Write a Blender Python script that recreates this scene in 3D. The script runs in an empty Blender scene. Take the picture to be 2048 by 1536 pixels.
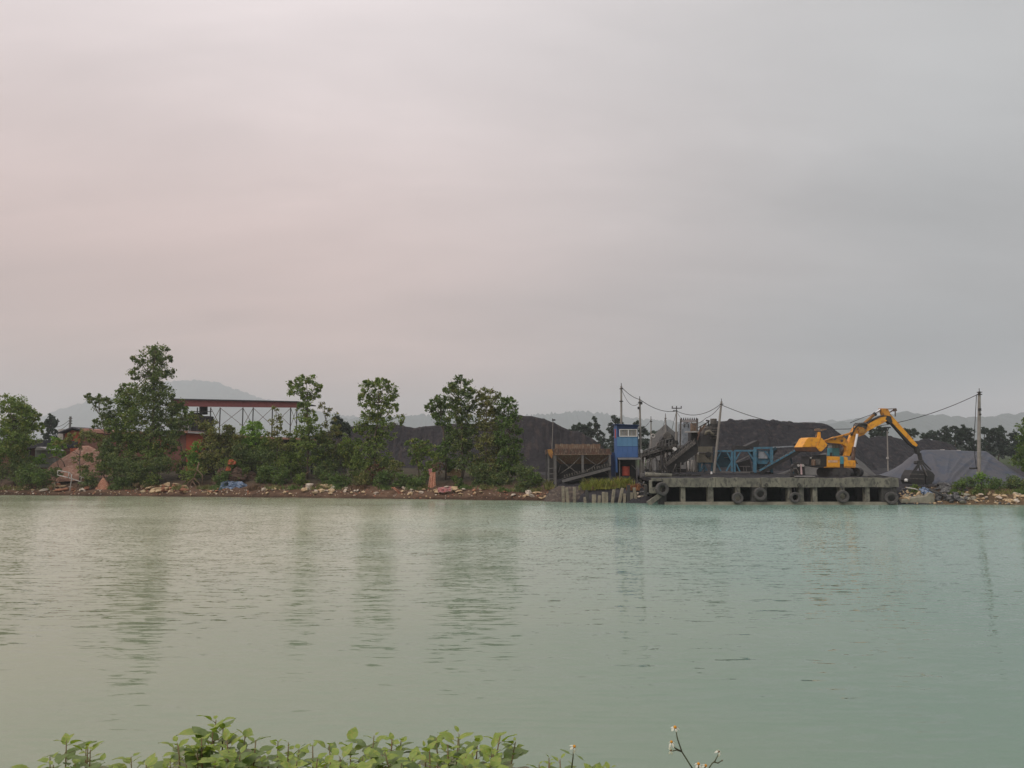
import bpy, math, random
import numpy as np
from mathutils import Vector, Matrix
R = math.radians
random.seed(7); rng = np.random.default_rng(7)
scene = bpy.context.scene
C = scene.collection

# ------------------------------------------------------------------ camera
H = 5.64; F = 1490.0; TH = math.atan(137/1490.0)
cam_d = bpy.data.cameras.new('camera'); cam = bpy.data.objects.new('camera', cam_d); C.objects.link(cam)
cam.location = (0, 0, H); cam.rotation_euler = (R(90)+TH, 0, 0)
cam_d.sensor_width = 36; cam_d.lens = 36*F/2048; cam_d.clip_end = 20000; cam_d.clip_start = 0.05
scene.camera = cam

# ------------------------------------------------------------------ sky
SUN_EL = R(48); SUN_AZ = R(-125)            # azimuth from +Y (forward), negative = left: high, behind left
world = bpy.data.worlds.new('World'); scene.world = world; world.use_nodes = True
def build_world():
    nt = world.node_tree; N = nt.nodes; L = nt.links; N.clear()
    def n(t, **k):
        o = N.new(t)
        for a, b in k.items(): setattr(o, a, b)
        return o
    def rgb(c):
        o = n('ShaderNodeRGB'); o.outputs[0].default_value = (*[((v/255.)/12.92 if v/255. <= .04045 else ((v/255.+.055)/1.055)**2.4) for v in c], 1); return o.outputs[0]
    def mix(f, a, b):
        o = n('ShaderNodeMix', data_type='RGBA')
        if isinstance(f, float): o.inputs[0].default_value = f
        else: L.new(f, o.inputs[0])
        L.new(a, o.inputs[6]); L.new(b, o.inputs[7]); return o.outputs[2]
    def math_(op, a, b=None):
        o = n('ShaderNodeMath', operation=op)
        for i, v in enumerate((a, b)):
            if v is None: continue
            if isinstance(v, (int, float)): o.inputs[i].default_value = v
            else: L.new(v, o.inputs[i])
        return o.outputs[0]
    def ramp(v, a, b):
        o = n('ShaderNodeMapRange', interpolation_type='SMOOTHSTEP'); L.new(v, o.inputs[0])
        o.inputs[1].default_value = a; o.inputs[2].default_value = b; return o.outputs[0]
    tc = n('ShaderNodeTexCoord'); sp = n('ShaderNodeSeparateXYZ'); L.new(tc.outputs['Generated'], sp.inputs[0])
    x, y, z = sp.outputs
    zz = math_('MAXIMUM', z, 0.0)
    # overcast cloud layer seen in perspective
    zc = math_('ADD', zz, 0.22)
    cx = math_('DIVIDE', x, zc); cy = math_('DIVIDE', y, zc)
    cv = n('ShaderNodeCombineXYZ'); L.new(cx, cv.inputs[0]); L.new(cy, cv.inputs[1])
    mp = n('ShaderNodeMapping'); L.new(cv.outputs[0], mp.inputs[0]); mp.inputs['Rotation'].default_value = (0, 0, R(24)); mp.inputs['Scale'].default_value = (.55, 1.25, 1)
    nz = n('ShaderNodeTexNoise'); L.new(mp.outputs[0], nz.inputs[0]); nz.inputs['Scale'].default_value = 1.1; nz.inputs['Detail'].default_value = 4; nz.inputs['Roughness'].default_value = .5; nz.inputs['Distortion'].default_value = .3
    nz2 = n('ShaderNodeTexNoise'); L.new(mp.outputs[0], nz2.inputs[0]); nz2.inputs['Scale'].default_value = .45; nz2.inputs['Detail'].default_value = 2
    xd = math_('ADD', x, math_('MULTIPLY', math_('SUBTRACT', nz2.outputs[0], .5), .5))
    side = ramp(xd, -.34, .52)
    el1 = ramp(zz, .0, .22); el2 = ramp(zz, .16, .55)
    low = mix(side, rgb((232, 192, 177)), rgb((102, 126, 135)))
    mid = mix(side, rgb((230, 201, 194)), rgb((172, 174, 176)))
    top = mix(side, rgb((255, 243, 243)), rgb((203, 204, 205)))
    col = mix(el2, mix(el1, low, mid), top)
    cl = n('ShaderNodeMapRange'); L.new(nz.outputs[0], cl.inputs[0]); cl.inputs[1].default_value = .3; cl.inputs[2].default_value = .7; cl.inputs[3].default_value = .84; cl.inputs[4].default_value = 1.13
    # finer streaks and a few heavier grey patches in the cloud layer
    nz3 = n('ShaderNodeTexNoise'); L.new(mp.outputs[0], nz3.inputs[0]); nz3.inputs['Scale'].default_value = 3.4; nz3.inputs['Detail'].default_value = 6; nz3.inputs['Roughness'].default_value = .55; nz3.inputs['Distortion'].default_value = .6
    fine = n('ShaderNodeMapRange'); L.new(nz3.outputs[0], fine.inputs[0]); fine.inputs[1].default_value = .3; fine.inputs[2].default_value = .7; fine.inputs[3].default_value = .955; fine.inputs[4].default_value = 1.045
    heavy = n('ShaderNodeMapRange', interpolation_type='SMOOTHSTEP'); L.new(math_('ADD', nz2.outputs[0], math_('MULTIPLY', math_('SUBTRACT', nz3.outputs[0], .5), .35)), heavy.inputs[0]); heavy.inputs[1].default_value = .50; heavy.inputs[2].default_value = .66; heavy.inputs[3].default_value = 1.0; heavy.inputs[4].default_value = .90
    shade = math_('MULTIPLY', math_('MULTIPLY', cl.outputs[0], fine.outputs[0]), heavy.outputs[0])
    sc_ = n('ShaderNodeVectorMath', operation='SCALE'); L.new(col, sc_.inputs[0]); L.new(shade, sc_.inputs['Scale'])
    sky = n('ShaderNodeTexSky', sky_type='NISHITA'); sky.sun_disc = False; sky.sun_elevation = SUN_EL; sky.sun_rotation = SUN_AZ
    sky.air_density = 1.2; sky.dust_density = 4
    b1 = n('ShaderNodeBackground'); L.new(sky.outputs[0], b1.inputs[0]); b1.inputs[1].default_value = .05
    b2 = n('ShaderNodeBackground'); L.new(sc_.outputs[0], b2.inputs[0]); b2.inputs[1].default_value = 1.0
    ms = n('ShaderNodeMixShader'); ms.inputs[0].default_value = .96
    L.new(b1.outputs[0], ms.inputs[1]); L.new(b2.outputs[0], ms.inputs[2])
    out = n('ShaderNodeOutputWorld'); L.new(ms.outputs[0], out.inputs[0])
build_world()

sd = bpy.data.lights.new('sun', 'SUN'); sun = bpy.data.objects.new('sun', sd); C.objects.link(sun)
sd.energy = 1.5; sd.angle = R(24); sd.color = (1, .95, .89)
sdir = Vector((math.sin(SUN_AZ)*math.cos(SUN_EL), math.cos(SUN_AZ)*math.cos(SUN_EL), math.sin(SUN_EL)))
sun.rotation_euler = sdir.to_track_quat('Z', 'Y').to_euler()

vs = scene.view_settings; vs.view_transform = 'Standard'; vs.look = 'None'; vs.exposure = 0; vs.gamma = 1; vs.use_curve_mapping = False
cy_ = scene.cycles; cy_.max_bounces = 6; cy_.volume_bounces = 3; cy_.diffuse_bounces = 2; cy_.glossy_bounces = 3; cy_.transmission_bounces = 3; cy_.transparent_max_bounces = 6

# ------------------------------------------------------------------ helpers
def ray(px, py):
    u = (px-1024)/F; v = (768-py)/F
    return np.array([u, math.cos(TH)-v*math.sin(TH), math.sin(TH)+v*math.cos(TH)])
def Q(px, py, Y):
    """the point at distance Y seen in the direction of photo pixel px,py"""
    d = ray(px, py); t = Y/d[1]
    return np.array([d[0]*t, Y, H+d[2]*t])
def mpp(Y): return Y/F/1.005               # metres per photo pixel
def S(c): return tuple(((v/255.)/12.92 if v/255. <= .04045 else ((v/255.+.055)/1.055)**2.4) for v in c)

def vnoise(x, y, seed=0):
    """smooth value noise for arrays, -1..1"""
    x = np.asarray(x, float); y = np.asarray(y, float)
    xi = np.floor(x).astype(np.int64); yi = np.floor(y).astype(np.int64); fx = x-xi; fy = y-yi
    fx = fx*fx*(3-2*fx); fy = fy*fy*(3-2*fy)
    def h(a, b):
        n = (a*374761393+b*668265263+seed*982451653) & 0x7fffffff
        n = ((n ^ (n >> 13))*1274126177) & 0x7fffffff
        return ((n ^ (n >> 16)) & 0xffff)/32767.5-1
    return (h(xi, yi)*(1-fx)+h(xi+1, yi)*fx)*(1-fy)+(h(xi, yi+1)*(1-fx)+h(xi+1, yi+1)*fx)*fy
def fbm(x, y, seed=0, o=4):
    s = 0; a = 1; f = 1
    for i in range(o): s = s+a*vnoise(np.asarray(x)*f, np.asarray(y)*f, seed+i); a *= .5; f *= 2.03
    return s/1.8

def material(name, c1, c2=None, scale=1.0, rough=.8, bump=0.0, metal=0.0, c3=None, stretch=(1, 1, 1), island=0.0, spec=.4, thr=(.35, .65), trans=None, bscale=None):
    m = bpy.data.materials.new(name); m.use_nodes = True; nt = m.node_tree; N = nt.nodes; L = nt.links
    b = N['Principled BSDF']; b.inputs['Roughness'].default_value = rough; b.inputs['Metallic'].default_value = metal
    b.inputs['Specular IOR Level'].default_value = spec
    g = N.new('ShaderNodeNewGeometry'); mp = N.new('ShaderNodeMapping'); L.new(g.outputs['Position'], mp.inputs[0]); mp.inputs['Scale'].default_value = stretch
    nz = N.new('ShaderNodeTexNoise'); L.new(mp.outputs[0], nz.inputs[0]); nz.inputs['Scale'].default_value = scale; nz.inputs['Detail'].default_value = 6; nz.inputs['Roughness'].default_value = .62
    def mr(v, a, b_, lo=0, hi=1):
        o = N.new('ShaderNodeMapRange'); L.new(v, o.inputs[0]); o.inputs[1].default_value = a; o.inputs[2].default_value = b_; o.inputs[3].default_value = lo; o.inputs[4].default_value = hi; return o.outputs[0]
    def mx(f, a, b_):
        o = N.new('ShaderNodeMix'); o.data_type = 'RGBA'; L.new(f, o.inputs[0])
        for i, v in ((6, a), (7, b_)):
            if isinstance(v, tuple): o.inputs[i].default_value = (*v[:3], 1)
            else: L.new(v, o.inputs[i])
        return o.outputs[2]
    c2 = c2 or tuple(v*.7 for v in c1)
    col = mx(mr(nz.outputs[0], *thr), c1, c2)
    if c3:
        n3 = N.new('ShaderNodeTexNoise'); L.new(mp.outputs[0], n3.inputs[0]); n3.inputs['Scale'].default_value = scale*2.7; n3.inputs['Detail'].default_value = 5
        col = mx(mr(n3.outputs[0], .52, .64), col, c3)
    if island:
        mul = N.new('ShaderNodeVectorMath'); mul.operation = 'SCALE'; L.new(col, mul.inputs[0])
        L.new(mr(g.outputs['Random Per Island'], 0, 1, 1-island, 1+island), mul.inputs['Scale']); col = mul.outputs[0]
    L.new(col, b.inputs['Base Color'])
    if bump:
        nb = N.new('ShaderNodeTexNoise'); L.new(g.outputs['Position'], nb.inputs[0]); nb.inputs['Scale'].default_value = bscale or scale*4; nb.inputs['Detail'].default_value = 5
        bp = N.new('ShaderNodeBump'); L.new(nb.outputs[0], bp.inputs['Height']); bp.inputs['Strength'].default_value = 1; bp.inputs['Distance'].default_value = bump
        L.new(bp.outputs[0], b.inputs['Normal'])
    if trans:
        tr = N.new('ShaderNodeBsdfTranslucent'); ms = N.new('ShaderNodeMixShader'); ms.inputs[0].default_value = trans
        mul = N.new('ShaderNodeVectorMath'); mul.operation = 'MULTIPLY'; L.new(col, mul.inputs[0]); mul.inputs[1].default_value = (1.3, 1.5, .6)
        L.new(mul.outputs[0], tr.inputs[0]); L.new(b.outputs[0], ms.inputs[1]); L.new(tr.outputs[0], ms.inputs[2]); L.new(ms.outputs[0], N['Material Output'].inputs[0])
    return m

def link_mesh(name, me, mats, parent=None):
    for m in (mats if isinstance(mats, (list, tuple)) else [mats]):
        if m and m.name not in me.materials: me.materials.append(m)
    o = bpy.data.objects.new(name, me); C.objects.link(o)
    if parent: o.parent = parent
    return o
def origin_of(p):
    v = np.zeros(3)
    while p is not None: v += np.array(p.location); p = p.parent
    return v
def tag(o, label=None, cat=None, group=None, kind=None):
    if label: o['label'] = label
    if cat: o['category'] = cat
    if group: o['group'] = group
    if kind: o['kind'] = kind
    return o
def thing(name, label, cat, loc, group=None, rz=0):
    o = bpy.data.objects.new(name, None); C.objects.link(o); o.empty_display_size = .3
    o.location = tuple(float(v) for v in loc); o.rotation_euler = (0, 0, rz)
    return tag(o, label, cat, group)
def kids(o): return [c for c in bpy.data.objects if c.parent is o]
def copy_tree(o, parent=None):
    c = o.copy(); C.objects.link(c); c.parent = parent
    for k in list(o.children): copy_tree(k, c)
    return c

def raw_mesh(name, V, Fq, mats, parent=None, smooth=False, per=4, midx=None, local=False):
    V = np.asarray(V, float).reshape(-1, 3)
    if parent is not None and not local: V = V-origin_of(parent)
    Fq = np.asarray(Fq, np.int32).reshape(-1, per)
    me = bpy.data.meshes.new(name)
    me.vertices.add(len(V)); me.vertices.foreach_set('co', V.astype(np.float32).ravel())
    me.loops.add(Fq.size); me.loops.foreach_set('vertex_index', Fq.ravel())
    me.polygons.add(len(Fq)); me.polygons.foreach_set('loop_start', np.arange(0, Fq.size, per, dtype=np.int32))
    me.polygons.foreach_set('loop_total', np.full(len(Fq), per, np.int32))
    me.polygons.foreach_set('use_smooth', np.full(len(Fq), smooth, bool))
    if midx is not None: me.polygons.foreach_set('material_index', np.asarray(midx, np.int32))
    me.update(calc_edges=True)
    return link_mesh(name, me, mats, parent)

class MB:
    def __init__(s): s.v = []; s.f = []
    def add(s, V, Fs):
        b = len(s.v); s.v += [tuple(float(c) for c in p) for p in V]; s.f += [tuple(i+b for i in f) for f in Fs]; return s
    def box(s, c, d, M=None):
        x, y, z = (v/2 for v in d); c = np.array(c, float)
        P = np.array([(-x,-y,-z),(x,-y,-z),(x,y,-z),(-x,y,-z),(-x,-y,z),(x,-y,z),(x,y,z),(-x,y,z)])
        if M is not None: P = P @ np.array(M).T
        return s.add(P+c, [(0,3,2,1),(4,5,6,7),(0,1,5,4),(1,2,6,5),(2,3,7,6),(3,0,4,7)])
    def beam(s, p0, p1, w, d=None):
        """box bar between two points; w across, d in depth"""
        d = w if d is None else d
        p0 = np.array(p0, float); p1 = np.array(p1, float); a = p1-p0; l = np.linalg.norm(a); a /= l
        dep = np.array([0, 1., 0]) if abs(a[1]) < .9 else np.array([0, 0, 1.])
        u = np.cross(a, dep); u /= np.linalg.norm(u); dep = np.cross(u, a)
        P = [p+u*i*w/2+dep*j*d/2 for p in (p0, p1) for i, j in ((-1,-1),(1,-1),(1,1),(-1,1))]
        return s.add(P, [(0,1,2,3),(7,6,5,4),(0,4,5,1),(1,5,6,2),(2,6,7,3),(3,7,4,0)])
    def prism(s, pts, d):
        """pts: world points of a front outline; extruded by d in +Y"""
        n = len(pts); P = [np.array(p, float) for p in pts]; B = [p+np.array([0, d, 0]) for p in P]
        return s.add(P+B, [tuple(range(n)), tuple(range(2*n-1, n-1, -1))]+[(i, n+i, n+(i+1) % n, (i+1) % n) for i in range(n)])
    def tube(s, pts, r, n=6, cap=True):
        pts = [np.array(p, float) for p in pts]; k = len(pts)
        rs = r if hasattr(r, '__len__') else [r]*k
        V = []; ref = None
        for i, p in enumerate(pts):
            a = pts[min(i+1, k-1)]-pts[max(i-1, 0)]; a = a/(np.linalg.norm(a)+1e-9)
            if ref is None: ref = np.array([0, 1., 0]) if abs(a[1]) < .8 else np.array([1., 0, 0])
            u = np.cross(a, ref); u /= (np.linalg.norm(u)+1e-9); w = np.cross(u, a); ref = w
            V += [p+(u*math.cos(2*math.pi*j/n)+w*math.sin(2*math.pi*j/n))*rs[i] for j in range(n)]
        Fs = [(i*n+j, i*n+(j+1) % n, (i+1)*n+(j+1) % n, (i+1)*n+j) for i in range(k-1) for j in range(n)]
        if cap: Fs += [tuple(range(n-1, -1, -1)), tuple((k-1)*n+j for j in range(n))]
        return s.add(V, Fs)
    def torus(s, c, Rr, r, axis='y', n=24, m=10, squash=1.0, ribs=0.0):
        V = []
        for i in range(n):
            a = 2*math.pi*i/n; rr_ = Rr*(1+ribs*(i % 2))
            for j in range(m):
                b = 2*math.pi*j/m; q = rr_+r*math.cos(b); h = r*math.sin(b)*squash
                V.append((c[0]+q*math.cos(a), c[1]+h, c[2]+q*math.sin(a)) if axis == 'y' else (c[0]+q*math.cos(a), c[1]+q*math.sin(a), c[2]+h))
        return s.add(V, [(i*m+j, i*m+(j+1) % m, ((i+1) % n)*m+(j+1) % m, ((i+1) % n)*m+j) for i in range(n) for j in range(m)])
    def build(s, name, mat, parent=None, smooth=False, label=None, bevel=0):
        o0 = origin_of(parent)
        me = bpy.data.meshes.new(name); me.from_pydata([tuple(np.array(v)-o0) for v in s.v], [], s.f)
        for p in me.polygons: p.use_smooth = smooth
        me.update(); o = link_mesh(name, me, mat, parent)
        if label: o['label'] = label
        if bevel:
            b = o.modifiers.new('bevel', 'BEVEL'); b.width = bevel; b.segments = 2; b.limit_method = 'ANGLE'
        return o
def sag(p0, p1, s, n=20):
    p0 = np.array(p0); p1 = np.array(p1)
    return [p0+(p1-p0)*t-np.array([0, 0, 4*s*t*(1-t)]) for t in np.linspace(0, 1, n)]

# ------------------------------------------------------------------ materials
M = {}
M['coal'] = material('coal', (.020,.020,.024), (.030,.029,.033), .5, .85, .35, bscale=1.1, c3=(.044,.037,.038), spec=.2)
M['coal_brown'] = material('coal_brown', (.036,.033,.036), (.027,.025,.028), .30, .9, .35, bscale=1.1, c3=(.052,.042,.041), spec=.15, stretch=(1.6,.5,.35))
M['gravel'] = material('gravel', (.12,.118,.112), (.085,.083,.08), .8, .9, .06, bscale=4)
M['orange_soil'] = material('orange_soil', (.40,.225,.165), (.31,.165,.12), 1.3, .95, .12, c3=(.46,.31,.24), bscale=2.4)
M['hill'] = material('hill_forest', (.024,.050,.054), (.038,.068,.062), .02, .95, 9.0, bscale=.06, spec=.1)
M['concrete'] = material('weathered_concrete', (.26,.25,.195), (.12,.118,.10), 1.3, .9, .03, c3=(.10,.10,.085), stretch=(1,1,.6), bscale=7)
M['concrete_dark'] = material('dark_wet_concrete', (.075,.073,.068), (.045,.045,.043), 1.2, .85, .03, bscale=6)
M['concrete_pale'] = material('pale_concrete', (.33,.31,.24), (.21,.195,.15), 1.5, .9, .02, bscale=6)
M['under'] = material('near_black_matte', (.018,.018,.018), (.012,.012,.012), 1, 1, .05, spec=.05)  # near-black for the quay's rear wall and the window openings
M['rubber'] = material('tyre_rubber', (.075,.072,.070), (.11,.105,.10), 2.5, .85, .02, bscale=14, spec=.2)
M['rust'] = material('rusty_steel', (.13,.065,.045), (.075,.058,.05), 1.6, .85, .01, c3=(.22,.17,.12), stretch=(2.2,1,.5))
M['rust_pale'] = material('faded_rusty_steel', (.20,.13,.085), (.15,.085,.06), 2, .85, .01, c3=(.27,.23,.17), stretch=(3,1,.4))
M['rust_yellow'] = material('worn_yellow_steel', (.42,.22,.05), (.22,.09,.04), 1.5, .7)
M['steel_grey'] = material('dusty_grey_steel', (.16,.155,.15), (.11,.105,.10), 2, .7)
M['steel_dark'] = material('sooty_steel', (.050,.048,.048), (.032,.031,.032), 1.5, .75)
M['machine'] = material('dusty_machine_steel', (.12,.11,.10), (.07,.065,.06), 2.0, .8, c3=(.18,.165,.14))
M['olive_steel'] = material('dusty_olive_steel', (.17,.155,.115), (.12,.11,.085), 1.0, .85, stretch=(1,1,1.8))
M['blue'] = material('booth_blue', (.062,.140,.345), (.05,.115,.28), .9, .5)
M['blue_light'] = material('booth_light_blue', (.11,.25,.42), (.09,.21,.36), .9, .5)
M['blue_dark'] = material('booth_dark_blue', (.03,.06,.16), (.025,.05,.13), .9, .6)  # darker blue for window band, roof, right side and rear
M['steel_blue'] = material('faded_blue_steel', (.085,.24,.34), (.055,.16,.25), 1.8, .65, c3=(.10,.16,.18))
M['steel_blue_dark'] = material('dark_teal_steel', (.035,.085,.11), (.025,.055,.075), 1.4, .75)  # darker teal for rear frame members, tank, cone and legs
M['white'] = material('white_paint', (.78,.78,.76), (.68,.68,.66), 3, .5)
M['dirty_white'] = material('dirty_white_paint', (.50,.48,.45), (.36,.34,.31), 3, .7)
M['glass'] = material('window_glass', (.30,.31,.31), (.17,.17,.17), 1.4, .15, spec=.6)
M['curtain'] = material('grey_curtain', (.30,.28,.25), (.18,.17,.15), 5, .9, stretch=(1,1,.1))
M['pole'] = material('pole_concrete', (.30,.28,.25), (.22,.205,.185), 1.5, .85, .01)
M['wire'] = material('black_cable', (.03,.03,.035), (.025,.025,.03), 1, .6)
M['yellow'] = material('excavator_yellow', (.86,.40,.035), (.76,.32,.03), .9, .45, c3=(.60,.25,.05), thr=(.4,.8))
M['yellow_worn'] = material('worn_excavator_orange', (.68,.30,.04), (.48,.20,.03), 1.2, .6, c3=(.22,.11,.05))
M['black'] = material('engine_black', (.022,.022,.022), (.035,.033,.03), 2, .6)
M['track'] = material('track_steel', (.035,.035,.038), (.055,.052,.05), 2, .7)
M['teal'] = material('cab_teal', (.08,.30,.36), (.06,.23,.29), 1.5, .5)
M['chrome'] = material('polished_rod', (.85,.86,.88), (.75,.76,.78), 2, .25)
M['pink'] = material('pale_panel', (.55,.40,.40), (.45,.33,.33), 3, .7)
M['red'] = material('barrel_red', (.48,.085,.05), (.34,.055,.04), 1.7, .6)
M['brick'] = material('brick_red', (.20,.085,.065), (.15,.07,.055), .8, .9, .02, c3=(.20,.10,.08))
M['brick_orange'] = material('brick_orange', (.40,.095,.050), (.33,.08,.045), .8, .9, .02)
M['tile'] = material('faded_red_roofing', (.42,.22,.17), (.34,.17,.13), 1, .8)
M['roof_red'] = material('painted_red_steel', (.19,.055,.055), (.15,.045,.048), .5, .6)
M['roof_dark'] = material('dark_roof_sheet', (.05,.05,.06), (.035,.035,.045), .7, .7)
M['grey_sheet'] = material('grey_green_sheet', (.19,.21,.19), (.15,.165,.15), 1, .8, stretch=(4,1,.3))
M['pale_sheet'] = material('pale_grey_sheet', (.38,.37,.36), (.28,.27,.27), 1, .8)
M['tarp'] = material('grey_tarpaulin', (.092,.092,.104), (.070,.078,.100), .35, .6, .03, bscale=1.5, c3=(.060,.072,.100), spec=.4)
M['blue_tarp'] = material('faded_blue_tarpaulin', (.07,.13,.24), (.14,.20,.30), 3, .6, c3=(.36,.38,.42))
M['orange_cloth'] = material('faded_orange_cloth', (.42,.19,.12), (.34,.15,.10), 2.5, .9, c3=(.50,.32,.22))
M['orange_bag'] = material('bright_orange_sack', (.50,.13,.05), (.38,.09,.05), 3, .7)
M['pink_cloth'] = material('striped_red_cloth', (.42,.10,.09), (.34,.25,.25), 6, .9)
M['stone_y'] = material('pale_yellow_stone', (.55,.42,.25), (.42,.28,.16), 2, .9, .03, bscale=5, c3=(.60,.50,.34))
M['stone_w'] = material('whitish_stone', (.60,.54,.45), (.44,.35,.27), 2, .9, .03, bscale=5)
M['stone_o'] = material('orange_stone', (.40,.19,.11), (.30,.13,.08), 2, .9, .03, bscale=5)
M['stone_g'] = material('dark_grey_stone', (.10,.10,.10), (.055,.055,.058), 2, .85, .03, bscale=5, c3=(.19,.19,.18))
M['bark'] = material('grey_brown_bark', (.14,.11,.085), (.09,.07,.055), 3, .9, .02)
M['earth_brown'] = material('brown_litter_earth', (.10,.062,.045), (.065,.045,.035), 2, .95, .1, c3=(.17,.10,.07), bscale=4)
M['deadwood'] = material('dry_wood', (.28,.19,.13), (.18,.12,.08), 3, .9)
def leafmat(n, a, b, c=None, tr=.28): return material(n, a, b, .5, .55, island=.45, c3=c, trans=tr, spec=.3)
M['leaf_mid'] = leafmat('leaf_mid', (0.176, 0.237, 0.058), (0.112, 0.170, 0.046), (0.246, 0.258, 0.070))
M['leaf_dark'] = leafmat('leaf_dark', (0.140, 0.186, 0.067), (0.094, 0.137, 0.056), (0.203, 0.216, 0.070))
M['leaf_olive'] = leafmat('leaf_olive', (0.205, 0.205, 0.070), (0.134, 0.160, 0.058), (0.237, 0.198, 0.077))
M['leaf_bright'] = leafmat('leaf_bright', (0.211, 0.333, 0.058), (0.134, 0.237, 0.045))
M['leaf_green'] = leafmat('leaf_green', (.125, .190, .052), (.085, .140, .042), (.155, .195, .056))
M['leaf_far'] = leafmat('leaf_far', (.055,.078,.058), (.042,.062,.048))
M['leaf_brown'] = leafmat('leaf_brown', (.15,.085,.045), (.10,.06,.035), None, .1)
M['leaf_grass'] = leafmat('leaf_grass', (.30,.30,.06), (.17,.20,.045), (.22,.15,.06))
M['leaf_rusty'] = leafmat('leaf_rusty', (.34,.14,.06), (.22,.10,.05), None, .1)

def ground_mat():
    m = bpy.data.materials.new('bank_soil'); m.use_nodes = True; N = m.node_tree.nodes; L = m.node_tree.links; b = N['Principled BSDF']
    b.inputs['Roughness'].default_value = .95; b.inputs['Specular IOR Level'].default_value = .15
    a = N.new('ShaderNodeAttribute'); a.attribute_name = 'soil'; g = N.new('ShaderNodeNewGeometry')
    nz = N.new('ShaderNodeTexNoise'); L.new(g.outputs['Position'], nz.inputs[0]); nz.inputs['Scale'].default_value = 1.4; nz.inputs['Detail'].default_value = 8; nz.inputs['Roughness'].default_value = .7
    mr = N.new('ShaderNodeMapRange'); L.new(nz.outputs[0], mr.inputs[0]); mr.inputs[1].default_value = .3; mr.inputs[2].default_value = .7; mr.inputs[3].default_value = .6; mr.inputs[4].default_value = 1.5
    v = N.new('ShaderNodeVectorMath'); v.operation = 'SCALE'; L.new(a.outputs['Color'], v.inputs[0]); L.new(mr.outputs[0], v.inputs['Scale']); L.new(v.outputs[0], b.inputs['Base Color'])
    bp = N.new('ShaderNodeBump'); L.new(nz.outputs[0], bp.inputs['Height']); bp.inputs['Distance'].default_value = .25; L.new(bp.outputs[0], b.inputs['Normal'])
    return m
M['ground'] = ground_mat()

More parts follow.
